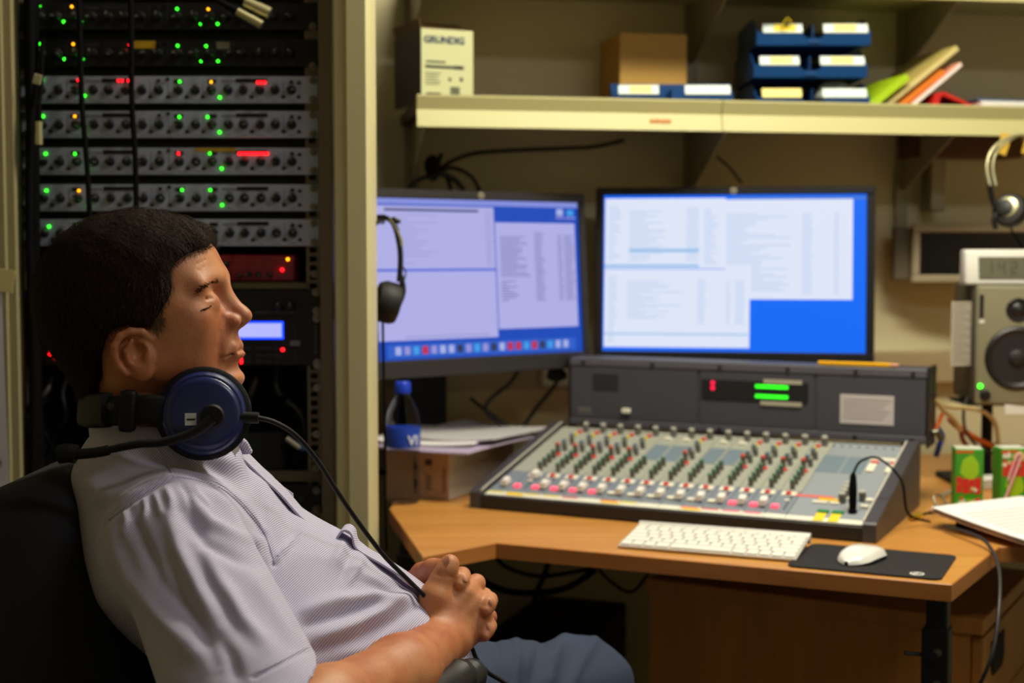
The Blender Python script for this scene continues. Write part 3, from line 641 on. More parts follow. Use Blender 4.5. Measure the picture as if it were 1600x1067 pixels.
B_RED = btn(0.009, 0.008, 0.004, REDB); B_PINK = btn(0.0135, 0.011, 0.005, PINKB); B_WH = btn(0.0135, 0.010, 0.0045, WHB); B_SM = btn(0.0095, 0.006, 0.003, WHB); B_YEL = btn(0.0075, 0.0085, 0.005, YELB)
PAD = MB().box(-0.013, 0.013, -0.008, 0.008, 0, 0.0012).mesh('button_plate', WHB, 0)
FAD = MB()
FAD.prism([(-0.0115, 0), (0.0115, 0), (0.0095, 0.010), (0.003, 0.0075), (-0.003, 0.0075), (-0.0095, 0.010)], -0.006, 0.006); FAD.v = [(z, x, y + 0.004) for x, y, z in FAD.v]
FAD.box(-0.001, 0.001, -0.004, 0.004, 0, 0.004, 1)
FADME = FAD.mesh('fader_cap', [mat('fader_white', (236, 230, 222), 0.35), BLKMATT], 0)
FSLOT = MB().box(-0.001, 0.001, -0.034, 0.034, 0, 0.0006).mesh('fader_slot', BLKMATT, 0)
LOWP = MB().box(0.0006, SW - 0.0006, 0.018, 0.118, 0, 0.003, 0).box(0.0006, SW - 0.0006, 0.118, SLEN, 0, 0.003, 1).box(-0.0006, 0.0006, 0.018, SLEN, 0, 0.0015, 2).box(0.0006, SW - 0.0006, 0.0, 0.018, 0, 0.0026, 3)
STRIPME = LOWP.mesh('channel_strip', [GREYP, PALEP, DKGAP, SCR], 0)
LINEME = MB().box(0.003, SW - 0.003, 0.215, 0.295, 0.003, 0.0036).mesh('blank_plate', BLANK, 0)
TAPES = {'y': mat('tape_yellow', (226, 206, 40), 0.6), 'r': mat('tape_red', (206, 70, 74), 0.6), 'p': mat('tape_pink', (230, 90, 130), 0.6), 'w': SCR, 'd': mat('tape_deep_yellow', (236, 190, 0), 0.6)}
tape_plan = ['y', 'yd', 'y', 'y', 'r', 'w', 'rd', 'y', 'w', 'w', 'pd', 'r', 'p', 'p', 'w']
NST = 15
for i in range(NST):
    st = obj('channel_strip', STRIPME, con, (X0 + i * SW * 0.965, strip0[1], strip0[2]), (SL, 0, 0)); st.scale = (0.965, 1, 1)
    line = i in (6, 7, 9, 10)
    for k, tp in enumerate(tape_plan[i]):
        if tp != 'w': obj('label_tape', MB().box(0.002 + 0.004 * k, SW - 0.006 + 0.008 * k, 0.011 - 0.008 * k, 0.0165 - 0.005 * k, 0.0026, 0.0030 + 0.0002 * k).mesh('label_tape', TAPES[tp], 0), st)
    if i == 0:
        obj('fader_cap', FADME, st, (SW * 0.62, 0.045, 0.003)); continue
    lit = i in (1, 2, 3, 4, 5, 12, 13, 14)
    obj('push_button', B_PINK if lit else B_WH, st, (SW * 0.28, 0.042, 0.003))
    obj('fader_slot', FSLOT, st, (SW * 0.72, 0.07, 0.003))
    if i != 14: obj('fader_cap', FADME, st, (SW * 0.72, 0.088 if i == 1 else 0.046, 0.003))
    obj('push_button', B_SM, st, (SW * 0.62, 0.072, 0.003))
    obj('button_plate', PAD, st, (SW * 0.5, 0.104, 0.003)); obj('push_button', B_RED, st, (SW * 0.5, 0.101, 0.0042))
    for s_ in (0.128, 0.150, 0.171, 0.192): obj('knob', POT['g'], st, (SW * 0.5, s_, 0.003), (0, 0, random.uniform(-2, 2)))
    if line:
        obj('blank_plate', LINEME, st); obj('push_button', B_WH, st, (SW * 0.5, 0.325, 0.003))
    else:
        obj('push_button', B_RED, st, (SW * 0.55, 0.208, 0.003)); obj('knob', POT['r'], st, (SW * 0.38, 0.222, 0.003), (0, 0, random.uniform(-2, 2)))
        for s_, x_ in ((0.236, 0.62), (0.255, 0.35), (0.272, 0.62), (0.29, 0.4)): obj('knob', POT['b' if x_ < 0.5 else 'k'], st, (SW * x_, s_, 0.003), (0, 0, random.uniform(-2, 2)))
        obj('push_button', B_YEL, st, (SW * 0.28, 0.318, 0.003)); obj('push_button', B_RED, st, (SW * 0.34, 0.336, 0.003))
    obj('knob', POT['t'], st, (SW * 0.62, 0.345, 0.003), (0, 0, random.uniform(-2, 2)))
# master section
mx = X0 + NST * SW * 0.965; MW = CW - 0.0245 - mx
ms = obj('master_section', MB().box(0.0006, MW, 0.018, SLEN, 0, 0.003, 0).box(0.0006, MW, 0.0, 0.018, 0, 0.0026, 1).mesh('master_section', [mat('console_master', (142, 148, 156), 0.5), SCR], 0), con, (mx, strip0[1], strip0[2]), (SL, 0, 0))
def mp(name, x0, x1, y0, y1, h, m): return obj(name, MB().rbox(x0 * MW, x1 * MW, y0, y1, 0.003, 0.003 + h, min(0.0006, h * 0.3), 1).mesh(name, m, 0), ms)
mp('blank_plate', -0.02, 0.30, 0.215, 0.295, 0.0008, BLANK); mp('blank_plate', 0.33, 0.62, 0.215, 0.295, 0.0008, BLANK)
mp('label_tape', -0.15, 0.46, 0.097, 0.105, 0.0008, mat('tape_salmon', (224, 96, 84), 0.6)); mp('label_tape', 0.28, 0.58, 0.086, 0.095, 0.0012, TAPES['d'])
mp('push_button', 0.22, 0.42, 0.072, 0.080, 0.003, WHB); mp('push_button', 0.45, 0.58, 0.072, 0.080, 0.003, WHB)
for k, x in enumerate((0.36, 0.55)):
    mp('label_tape', x, x + 0.13, 0.002, 0.034, 0.0008, TAPES['y']); mp('push_button', x + 0.0, x + 0.15, 0.035, 0.044, 0.003, mat('button_green', (10, 130, 70), 0.4))
for k, (x, y) in enumerate(((0.60, 0.084), (0.60, 0.10), (0.60, 0.116), (0.60, 0.132), (0.84, 0.098))): obj('knob', POT['t'], ms, (x * MW, y, 0.003))
for x, y in ((0.72, 0.098), (0.98, 0.098), (0.96, 0.07), (0.8, 0.065)): obj('push_button', B_WH, ms, (x * MW * 0.95, y, 0.003))
for x in (0.66, 0.92): mp('push_button', x, x + 0.11, 0.225, 0.262, 0.004, WHB); mp('push_button', x + 0.02, x + 0.11, 0.264, 0.274, 0.005, REDB)
mp('label_tape', 0.62, 1.0, 0.285, 0.298, 0.0008, WHB)
m = MB()
for i in range(9): m.cyl((MW * (0.02 + i * 0.12), 0.345, 0.003), (MW * (0.02 + i * 0.12), 0.345, 0.0045), 0.002, n=8)
obj('panel_screws', m.mesh('panel_screws', DKGAP, 0), ms)
# jack plug standing in its socket on the console, cable hanging over the cheek
pj = CO + CU * (mx + MW * 0.80) + CV * 0.055 + Vector((0, 0, ZF + 0.012))
t = thing('jack_plug', 'black jack plug standing upright in the right end of the console', 'plug', pj)
obj('plug_body', MB().lathe([(0.0075, 0), (0.0075, 0.004), (0.0055, 0.006), (0.0065, 0.012), (0.0068, 0.04), (0.0055, 0.06), (0.003, 0.066)], 14).mesh('plug_body', RUBBER, 40), t)
pts2 = [Vector((0, 0, 0.064)), Vector((0.012, 0, 0.085)), Vector((0.045, 0.01, 0.088)), Vector((0.085, 0.02, 0.05)), CO + CU * (CW + 0.02) + CV * 0.16 + Vector((0, 0, 0.025)) - pj, CO + CU * (CW + 0.05) + CV * 0.2 + Vector((0, 0, 0.006)) - pj]
obj('cable_tail', MB().tube(pts2, 0.0021).mesh('cable_tail', RUBBER, 60), t)
pg = G(1430, 808, DZ + 0.006)
t = thing('gold_plug', 'small gold plug lying on the desk beside the console cheek', 'plug', pg)
obj('plug_body', MB().cyl((-0.012, -0.01, 0), (0.0, 0, 0.001), 0.004, 0.005, n=12).cyl((0, 0, 0.001), (0.012, 0.01, 0.002), 0.0055, n=12).mesh('plug_body', mat('gold', (220, 190, 60), 0.3, 0.8), 40), t)
obj('cable_tail', MB().tube([(0.012, 0.01, 0.002), (0.03, 0.022, 0.003), (0.06, 0.03, 0.002)], 0.0025).mesh('cable_tail', RUBBER, 60), t)

# ---- meter bridge (its own unit behind the console)
MBK = mat('bridge_grey', (66, 66, 74), 0.55, bump=(400, 0.08)); MBL = mat('bridge_strip', (86, 84, 92), 0.5)
BW = 0.715; bo = CO + CU * 0.028 + CV * (CD + 0.03) + Vector((0, 0, 0.0))
br = thing('meter_bridge', 'dark grey meter bridge panel standing behind the mixing console', 'meter bridge', bo, -TH)
z0, z1 = 0.112, 0.252
obj('housing', MB().rbox(0, BW, 0.0, 0.07, z0, z1, 0.002, 1).mesh('housing', MBK, 0), br)
for x in (-0.004, BW): obj('end_plate', MB().rbox(x, x + 0.004, -0.004, 0.075, z0 - 0.006, z1 + 0.004, 0.001, 1).mesh('end_plate', CFRONT, 0), br)
obj('top_strip', MB().rbox(0, BW, -0.004, 0.0, z1 - 0.016, z1 - 0.002, 0.001, 1).mesh('top_strip', MBL, 0), br)
obj('bottom_strip', MB().rbox(0, BW, -0.004, 0.0, z0 + 0.002, z0 + 0.015, 0.001, 1).mesh('bottom_strip', MBL, 0), br)
for x in (0.03, BW - 0.05): obj('support_post', MB().box(x, x + 0.02, 0.02, 0.06, 0, z0).mesh('support_post', CFRONT, 0), br)
for x in (0.03, 0.18, 0.32, 0.455, 0.585, 0.69):
    for z in (z0 + 0.008, z1 - 0.009): obj('bolt', MB().cyl((x, -0.004, z), (x, -0.0065, z), 0.004, n=8).mesh('bolt', CFRONT, 0), br)
fx0, fx1, fz0, fz1 = 0.012, BW - 0.012, z0 + 0.017, z1 - 0.018
for a, b in ((0.0, 0.275), (0.278, 0.507), (0.51, BW)):
    obj('face_panel', MB().box(a + 0.002, b - 0.002, -0.0025, 0, fz0, fz1).mesh('face_panel', MBK, 0), br)
for i in range(6): obj('speaker_slot', MB().box(0.05, 0.106, -0.0032, -0.0024, fz1 - 0.018 - i * 0.006, fz1 - 0.015 - i * 0.006).mesh('speaker_slot', CFRONT, 0), br)
m = MB()
for i in range(5): m.box(0.018 + i * 0.006, 0.022 + i * 0.006, -0.0032, -0.0024, fz0 + 0.012, fz0 + 0.021); m.box(0.018 + i * 0.007, 0.023 + i * 0.007, -0.0032, -0.0024, fz0 + 0.006, fz0 + 0.009)
obj('maker_lettering', m.mesh('maker_lettering', mat('print_mid', (110, 106, 104), 0.6), 0), br)
obj('key_button', MB().rbox(-0.009, 0.009, -0.008, 0, -0.005, 0.005, 0.002, 2).mesh('key_button', WHB, 0), br, (0.125, -0.0025, fz0 + 0.018))
mw = obj('meter_window', MB().rbox(0.283, 0.495, -0.0045, -0.0025, 0.178, 0.218, 0.001, 1).mesh('meter_window', BLKMATT, 0), br)
MG = led_mat('meter_green', (40, 230, 30), 1.5)
for z in (0.189, 0.208):
    for i in range(14): obj('meter_segment', MB().box(0.392 + i * 0.0046, 0.3962 + i * 0.0046, -0.0052, -0.0044, z - 0.0035, z + 0.0035).mesh('meter_segment', MG, 0), mw)
RL = led_mat('bridge_red', (220, 20, 60), 1.6)
for z in (0.201, 0.211): obj('warning_light', MB().cyl((0.306, -0.0044, z), (0.306, -0.006, z), 0.0042, n=12).mesh('warning_light', RL, 40), mw)
for a, b, z in ((0.408, 0.483, 0.2185), (0.402, 0.483, 0.176)): obj('label_tape', MB().box(a, b, -0.0056, -0.0046, z - 0.004, z + 0.004).mesh('label_tape', mat('tape_grey', (176, 168, 150), 0.6), 0), br)
np_ = obj('note_paper', MB().box(0.556, 0.656, -0.0036, -0.0026, 0.145, 0.2).mesh('note_paper', mat('note', (196, 186, 184), 0.7), 0), br)
m = MB()
for i in range(6): m.box(0.562, 0.65 - 0.006 * (i % 3), -0.0041, -0.0036, 0.19 - i * 0.007, 0.1915 - i * 0.007)
obj('note_lines', m.mesh('note_lines', mat('note_ink', (150, 142, 142), 0.7), 0), np_)
# pencil on the bridge
pp = bo + CU * 0.56 + CV * 0.012 + Vector((0, 0, z1 + 0.004))
t = thing('pencil', 'yellow pencil lying on top of the meter bridge', 'pencil', pp, -TH)
obj('barrel', MB().cyl((-0.05, 0, 0), (0.085, 0, 0), 0.0042, n=6).mesh('barrel', mat('pencil_yellow', (236, 172, 10), 0.4), 0), t)
obj('eraser', MB().cyl((0.085, 0, 0), (0.1, 0, 0), 0.0038, n=10).mesh('eraser', mat('eraser_pink', (214, 150, 120), 0.6), 40), t)

# ================================================================== MONITORS
BEZEL = mat('bezel_black', (20, 19, 22), 0.4); BEZL = mat('bezel_grey', (40, 38, 40), 0.45)
def emis(name, rgb, s): return mat(name, (6, 6, 7), 0.35, emit=(rgb, s * 0.93))
def monitor(name, label, loc, rzz, tilt, W_, H_, bez, content, stand=True, bezm=BEZEL, zc=0.30, st=(0.0, 0.085, 0.12, 0.085)):
    t = thing(name, label, 'monitor', loc, rzz)
    hd = Matrix.Translation((0, 0, zc)) @ Matrix.Rotation(-tilt, 4, 'X')
    def loc_of(v): q = hd @ Vector(v); return q
    er = (-tilt, 0, 0)
    obj('casing', MB().rbox(-W_ / 2, W_ / 2, 0.004, 0.045, -H_ / 2, H_ / 2, 0.008, 2).rbox(-W_ / 3, W_ / 3, 0.045, 0.065, -H_ / 3, H_ / 3, 0.01, 2).mesh('casing', BLACK, 35), t, (0, 0, zc), er)
    m = MB(); x, z = W_ / 2, H_ / 2; b = bez
    m.rbox(-x, x, -0.006, 0.006, z - b[0], z, 0.002, 1).rbox(-x, x, -0.006, 0.006, -z, -z + b[1], 0.002, 1).rbox(-x, -x + b[2], -0.006, 0.006, -z + b[1], z - b[0], 0.002, 1).rbox(x - b[2], x, -0.006, 0.006, -z + b[1], z - b[0], 0.002, 1)
    obj('bezel', m.mesh('bezel', bezm, 0), t, (0, 0, zc), er)
    mb = MB(); mats = []; names = {}
    X0_, X1_ = -x + b[2], x - b[2]; Z0_, Z1_ = -z + b[1], z - b[0]
    for k, (u0, u1, v0, v1, mm) in enumerate(content):
        if mm.name not in names: names[mm.name] = len(mats); mats.append(mm)
        y = -0.0010 - content_depth[k] * 0.00012 if False else -0.0010 - k * 0.000006
        xa, xb = X0_ + (X1_ - X0_) * u0, X0_ + (X1_ - X0_) * u1; za, zb = Z1_ - (Z1_ - Z0_) * v0, Z1_ - (Z1_ - Z0_) * v1
        mb.add([(xa, y, zb), (xb, y, zb), (xb, y, za), (xa, y, za)], [(0, 1, 2, 3)], names[mm.name])
    obj('screen', mb.mesh('screen', mats, 0), t, (0, 0, zc), er)
    lg = MB().cyl((-0.009, 0, 0), (-0.009, -0.0012, 0), 0.008, n=18)
    obj('logo', MB().cyl((0, -0.0062, z - b[0] / 2), (0, -0.0072, z - b[0] / 2), 0.007, n=20).mesh('logo', mat('logo_silver', (176, 170, 150), 0.35, 0.5), 40), t, (0, 0, zc), er)
    obj('logo_letters', text_mesh('logo_letters', 'hp', 0.009, BLACK, 0.0003), t, loc_of((0, -0.0076, z - b[0] / 2)), (math.pi / 2 - tilt, 0, 0))
    sx_, sy_, hw_, hd_ = st
    obj('stand_neck', MB().rbox(sx_ - 0.05, sx_ + 0.05, sy_ - 0.018, sy_ + 0.018, 0.01, zc, 0.006, 2).mesh('stand_neck', BLKMATT, 0), t)
    obj('stand_arm', MB().rbox(sx_ - 0.04, sx_ + 0.04, 0.055, sy_ + 0.01, zc - 0.03, zc + 0.03, 0.006, 2).mesh('stand_arm', BLKMATT, 0), t)
    obj('stand_base', MB().rbox(sx_ - hw_, sx_ + hw_, sy_ - hd_, sy_ + hd_, 0, 0.012, 0.004, 2).mesh('stand_base', BLKMATT, 0), t)
    return t
rnd = random.Random(5)
def rows(u0, u1, v0, v1, n, m, lo=0.3, fill=0.45):
    out = []
    for i in range(n):
        v = v0 + (v1 - v0) * i / n; L = rnd.uniform(lo, 1.0); out.append((u0, u0 + (u1 - u0) * L, v, v + (v1 - v0) / n * fill, m))
    return out
S_BL = emis('screen_blue', (0, 106, 248), 1.05); S_WH = emis('screen_window', (228, 236, 255), 1.0); S_TX = emis('screen_text', (198, 216, 246), 1.0); S_SEL = emis('screen_select', (150, 196, 240), 1.0); S_TB = emis('screen_toolbar', (60, 120, 225), 1.0)
S_W2 = emis('screen_window_two', (216, 228, 252), 1.0)
cR = [(0, 1, 0, 1, S_BL), (0.5, 1, 0.012, 0.035, S_TB), (0.005, 0.47, 0.02, 0.47, S_WH), (0.47, 0.95, 0.03, 0.665, S_WH)]
cR += rows(0.02, 0.07, 0.07, 0.43, 22, S_TX) + rows(0.1, 0.24, 0.10, 0.43, 22, S_TX, .4) + rows(0.32, 0.37, 0.08, 0.43, 22, S_TX, .9) + rows(0.39, 0.44, 0.09, 0.45, 22, S_TX, .5) + rows(0.475, 0.72, 0.12, 0.45, 20, S_TX, .2) + rows(0.57, 0.72, 0.45, 0.62, 10, S_TX, .2) + rows(0.76, 0.80, 0.12, 0.64, 34, S_TX, .8) + rows(0.88, 0.90, 0.12, 0.64, 34, S_TX, .8)
cR += [(0.1, 0.37, 0.345, 0.365, S_SEL), (0.005, 0.37, 0.445, 0.462, S_SEL), (0.003, 0.565, 0.475, 0.975, S_WH)]
cR += rows(0.02, 0.06, 0.52, 0.95, 26, S_TX, .5) + rows(0.095, 0.33, 0.55, 0.8, 18, S_TX, .2) + rows(0.365, 0.395, 0.54, 0.83, 20, S_TX, .9) + rows(0.475, 0.49, 0.55, 0.83, 20, S_TX, .9) + rows(0.51, 0.545, 0.55, 0.83, 20, S_TX, .9) + [(0.003, 0.56, 0.885, 0.895, S_SEL)]
cR += [(a, b, c, d, m) for a, b, c, d, m in [(0.0, 0.005, 0, 1, S_BL)]]
pr = W(1145, 430, 2.95)
monitor('computer_monitor', 'right monitor with a bright blue desktop and white windows, above the meter bridge', (pr.x, pr.y, DZ), R(-9), R(5), 0.572, 0.366, (0.016, 0.024, 0.017), cR, zc=pr.z - DZ)
L_BL = emis('screen_left_blue', (4, 72, 190), 1.0); L_WN = emis('screen_lilac', (178, 178, 236), 1.0); L_TX = emis('screen_lilac_text', (158, 158, 214), 1.0); L_T2 = emis('screen_lilac_dark_text', (128, 128, 186), 1.0)
L_MN = emis('screen_menu', (134, 146, 226), 1.0); L_LN = emis('screen_line', (70, 100, 220), 1.0); L_DK = emis('screen_dark_line', (60, 70, 120), 1.0); L_DOCK = emis('screen_dock', (40, 96, 205), 1.0)
IC = [emis('icon_pale', (170, 180, 235), 1.0), emis('icon_red', (200, 40, 70), 1.0), emis('icon_dark', (40, 50, 80), 1.0), emis('icon_cyan', (60, 160, 235), 1.0), emis('icon_mauve', (150, 150, 220), 1.0)]
cL = [(0, 1, 0, 1, L_BL), (0, 1, 0, 0.035, L_MN), (0.0, 0.565, 0.045, 0.88, L_WN), (0.57, 0.98, 0.14, 0.83, L_WN), (0.05, 0.49, 0.062, 0.078, L_DK), (0, 0.565, 0.437, 0.452, L_LN)]
cL += rows(0.1, 0.35, 0.1, 0.42, 14, L_TX, .1, .3) + rows(0.52, 0.555, 0.07, 0.42, 20, L_TX, .7) + rows(0.59, 0.74, 0.23, 0.50, 22, L_T2, .5) + rows(0.59, 0.68, 0.52, 0.66, 8, L_T2, .3) + rows(0.765, 0.82, 0.20, 0.66, 34, L_T2, .6) + rows(0.885, 0.915, 0.22, 0.66, 34, L_T2, .6) + rows(0.92, 0.975, 0.22, 0.66, 34, L_T2, .7) + [(0.12, 0.52, 0.855, 0.865, L_TX)]
cL += [(0.04, 0.96, 0.905, 0.985, L_DOCK)]
for i in range(21):
    u = 0.075 + i * 0.041; k = [0, 4, 3, 1, 4, 0, 0, 2, 4, 3, 4, 2, 0, 1, 1, 3, 1, 2, 3, 0, 0][i]
    cL.append((u, u + 0.026, 0.918, 0.968, IC[k]))
cL += [(0.885, 0.92, 0.045, 0.09, IC[0]), (0.94, 0.975, 0.05, 0.09, IC[3]), (0.88, 0.925, 0.1, 0.11, IC[4]), (0.93, 0.985, 0.1, 0.11, IC[4])]
p1 = W(916, 440, 2.985); p0 = Vector((-0.272, 2.68)); d = Vector((p1.x - p0.x, p1.y - p0.y)); th2 = math.atan2(d.y, d.x)
mlen = d.length; mc = (p0 + Vector((p1.x, p1.y))) / 2
zl = W(745, 441, mc.y).z
monitor('computer_monitor', 'left monitor with lilac windows and an icon dock, partly behind the cream post', (mc.x, mc.y, DZ), th2, R(4), mlen, 0.362, (0.018, 0.034, 0.017), cL, bezm=BEZL, zc=zl - DZ, st=(-0.026, 0.185, 0.075, 0.055))
# status lights on the two bezels
for o_, x_, z_, cc_ in ((bpy.data.objects['computer_monitor'], 0.272, -0.172, emis('power_light_blue', (190, 190, 255), 1.6)), (bpy.data.objects['computer_monitor.001'], mlen / 2 - 0.02, -0.166, mat('power_button_pale', (190, 176, 140), 0.4))):
    zc_ = (pr.z if x_ == 0.272 else zl) - DZ
    obj('power_light', MB().cyl((x_, -0.006, zc_ + z_), (x_, -0.0085 - 0.018 * (x_ == 0.272) + 0.018 * (x_ == 0.272), zc_ + z_), 0.0042, n=14).mesh('power_light', cc_, 40), o_, (0, -0.012 if x_ == 0.272 else -0.011, 0))

# ================================================================== DESK OBJECTS
# ---- keyboard
kf = G(965, 857, DZ); kt = thing('keyboard', 'thin white and silver keyboard at the front of the desk', 'keyboard', kf, R(-22))
ALU = mat('aluminium', (206, 202, 196), 0.4, 0.3); KEYM = mat('key_white', (234, 232, 222), 0.45)
TK = R(6.5); KW, KD = 0.281, 0.130
obj('plate', MB().rbox(0, KW, 0, KD, 0.002, 0.006, 0.0012, 2).mesh('plate', ALU, 0), kt, (0, 0, 0), (TK, 0, 0))
obj('battery_tube', MB().cyl((0.0, KD - 0.008, 0.001), (KW, KD - 0.008, 0.001), 0.0085, n=16).mesh('battery_tube', ALU, 40), kt, (0, 0, 0.0), (TK, 0, 0))
keycache = {}
def key(x, y, w, h):
    k = (round(w, 4), round(h, 4))
    if k not in keycache: keycache[k] = MB().rbox(0, w, 0, h, 0, 0.0028, 0.0009, 1).mesh('key', KEYM, 0)
    q = Matrix.Rotation(TK, 4, 'X') @ Vector((x, y, 0.006)); obj('key', keycache[k], kt, q, (TK, 0, 0))
gx = 0.0032; y = 0.004
rowspec = [(0.018, [0.0155] * 3 + [0.0195] + [0.0935] + [0.0195, 0.0155, 0.0155, 0.0155, 0.0155]), (0.0155, [0.0385] + [0.0155] * 10 + [0.0385]), (0.0155, [0.0285] + [0.0155] * 11 + [0.0285]), (0.0155, [0.0235] + [0.0155] * 12 + [0.0145]), (0.0155, [0.0155] * 13 + [0.0225]), (0.0085, [0.0163] * 14)]
for h_, ws in rowspec:
    tot = sum(ws) + gx * (len(ws) - 1); sc = (KW - 0.007) / tot; x = 0.0035
    for w_ in ws: key(x, y, w_ * sc, h_); x += (w_ + gx) * sc
    y += h_ + 0.0032
# ---- mouse pad, mouse
pf = G(1228, 886, DZ)
t = thing('mouse_pad', 'black mouse pad with a white round logo at the desk corner', 'mouse pad', pf, R(-24.5))
def rrect(w, h, r, n=5):
    out = []
    for cx, cy, a0 in ((w - r, r, -90), (w - r, h - r, 0), (r, h - r, 90), (r, r, 180)):
        for i in range(n + 1): a = R(a0 + 90 * i / n); out.append((cx + r * math.cos(a), cy + r * math.sin(a)))
    return out
obj('pad', MB().prism(rrect(0.222, 0.178, 0.014), 0, 0.003).mesh('pad', mat('pad_black', (24, 22, 24), 0.85, bump=(900, 0.2)), 0), t)
lo = obj('logo', MB().cyl((0.186, 0.022, 0.003), (0.186, 0.022, 0.0034), 0.0105, n=24).mesh('logo', mat('logo_white', (220, 218, 214), 0.5), 0), t)
obj('logo_letters', text_mesh('logo_letters', 'hp', 0.016, BLACK, 0.0002), lo, (0.186, 0.023, 0.0037))
pm = G(1346, 880, DZ) + Vector((0.004, 0.012, 0.003))
t = thing('computer_mouse', 'low white curved computer mouse on the black pad', 'mouse', pm, R(-38))
def mouse_shell(top):
    mb = MB(); nu, nv = 20, 14; vs = []; fs = []
    for i in range(nu + 1):
        u = i / nu; yy = -0.056 + 0.112 * u; e = max(0.02, 1 - abs(2 * u - 1) ** 3.2) ** 0.5
        hw = 0.0285 * (0.80 + 0.2 * math.sin(math.pi * u)) * (e if u < 0.06 or u > 0.94 else min(1, e * 1.06)); hz = 0.0215 * math.sin(math.pi * (0.07 + 0.86 * u)) ** 0.75
        for j in range(nv + 1):
            s_ = -1 + 2 * j / nv; c = (1 - abs(s_) ** 4.5)
            if top: vs.append((hw * s_, yy, 0.0065 * math.sin(math.pi * (0.07 + .86 * u)) + (hz - 0.0065 * math.sin(math.pi * (0.07 + .86 * u))) * c ** 0.7))
            else: vs.append((hw * 0.9 * s_, yy * 0.9, 0.0005 + (0.008) * (1 - c ** 0.5)))
    for i in range(nu):
        for j in range(nv):
            a = i * (nv + 1) + j; f = (a, a + 1, a + nv + 2, a + nv + 1); fs.append(f if top else f[::-1])
    mb.add(vs, fs); return mb
obj('top_shell', mouse_shell(True).mesh('top_shell', mat('mouse_white', (236, 234, 228), 0.2, coat=0.5), 60), t)
b_ = MB().prism([(0.024 * math.cos(a_) , 0.050 * math.sin(a_)) for a_ in [2 * math.pi * i / 24 for i in range(24)]], 0.0, 0.0075)
obj('underside', b_.mesh('underside', mat('mouse_under', (52, 50, 50), 0.4), 40), t)
# ---- carton with papers, bottle
cb = Vector((-0.118, 2.655, DZ)); t = thing('archive_box', 'worn brown and white carton under loose papers, left of the console', 'box', cb, R(-24))
obj('carton', MB().rbox(-0.115, 0.0, 0, 0.3, 0, 0.092, 0.0015, 1).mesh('carton', mat('carton_grey_white', (206, 200, 184), 0.7, var=(14, 0.5, (184, 174, 156))), 0), t)
sd = obj('printed_end', MB().box(-0.114, -0.001, -0.0016, 0.0, 0.001, 0.091).mesh('printed_end', mat('carton_brown', (176, 140, 108), 0.75), 0), t)
m = MB().box(-0.085, -0.08, -0.0022, -0.0016, 0.012, 0.08)
for i in range(6): m.box(-0.05, -0.035 - 0.003 * (i % 2), -0.0022, -0.0016, 0.018 + i * 0.005, 0.020 + i * 0.005)
m.box(-0.05, -0.036, -0.0022, -0.0016, 0.064, 0.076)
for i in range(8): m.box(-0.013, -0.008, -0.0022, -0.0016, 0.016 + i * 0.006, 0.0195 + i * 0.006)
for i in range(7): m.box(-0.07, -0.06, -0.0022, -0.0016, 0.02 + i * 0.007, 0.0212 + i * 0.007)
obj('printed_details', m.mesh('printed_details', mat('carton_print', (70, 52, 42), 0.7), 0), sd)
def sheet(w, d, th, fn, nx=10, ny=10):
    mb = MB(); vs = []
    for k in (0, 1):
        for j in range(ny + 1):
            for i in range(nx + 1):
                x, y_ = w * i / nx, d * j / ny; vs.append((x, y_, fn(i / nx, j / ny) + th * k))
    N = (nx + 1) * (ny + 1); fs = []
    for j in range(ny):
        for i in range(nx):
            a = j * (nx + 1) + i; fs.append((a, a + nx + 1, a + nx + 2, a + 1)); fs.append((N + a, N + a + 1, N + a + nx + 2, N + a + nx + 1))
    edge = [i for i in range(nx + 1)] + [(nx + 1) * j + nx for j in range(1, ny + 1)] + [ny * (nx + 1) + i for i in range(nx - 1, -1, -1)] + [j * (nx + 1) for j in range(ny - 1, 0, -1)]
    for k in range(len(edge)): a, b = edge[k], edge[(k + 1) % len(edge)]; fs.append((a, b, N + b, N + a))
    return mb.add(vs, fs)
LIL = mat('paper_lilac', (176, 160, 186), 0.8)
for k, (dx, dy, a, z, mm, lb) in enumerate(((-0.15, -0.03, -4, 0.0935, LIL, 'lilac paper sheet between the carton and the white sheets'), (-0.17, 0.0, 6, 0.0975, PAPER, 'white curled paper sheet on the carton beside the bottle'), (-0.14, 0.06, -3, 0.1025, mat('paper_grey', (190, 186, 190), 0.8), 'greyish paper sheet lying furthest back on the carton'))):
    q = cb + Matrix.Rotation(R(-24), 3, 'Z') @ Vector((dx, dy, z))
    o = obj('paper_sheet', sheet(0.21, 0.27, 0.003, lambda u, v, k=k: 0.010 * (u - 0.5) ** 2 * (1 + k) + 0.006 * math.sin(3 * v + k) * u * 0.4 + (0.012 * max(0, 0.3 - u) if k == 1 else 0)).mesh('paper_sheet', mm, 60), None, q, (0, 0, R(-24 + a)))
    tag(o, lb, 'paper', 'papers on the carton')
bp_ = Vector((-0.203, 2.632, DZ)); t = thing('water_bottle', 'clear plastic water bottle with blue cap and label', 'bottle', bp_)
CLEAR = mat('clear_plastic', (235, 240, 245), 0.06, trans=1.0); CLEAR.node_tree.nodes['Principled BSDF'].inputs['IOR'].default_value = 1.12
bprof = [(0.0, 0.006), (0.016, 0.001), (0.028, 0.002), (0.031, 0.009), (0.0305, 0.03), (0.0322, 0.036), (0.0305, 0.042), (0.0305, 0.062), (0.032, 0.067), (0.0305, 0.073), (0.0305, 0.1), (0.032, 0.106), (0.0318, 0.15), (0.0295, 0.168), (0.022, 0.186), (0.0135, 0.199), (0.0125, 0.206), (0.0125, 0.212)]
obj('bottle_body', MB().lathe(bprof, 28).mesh('bottle_body', CLEAR, 60), t)
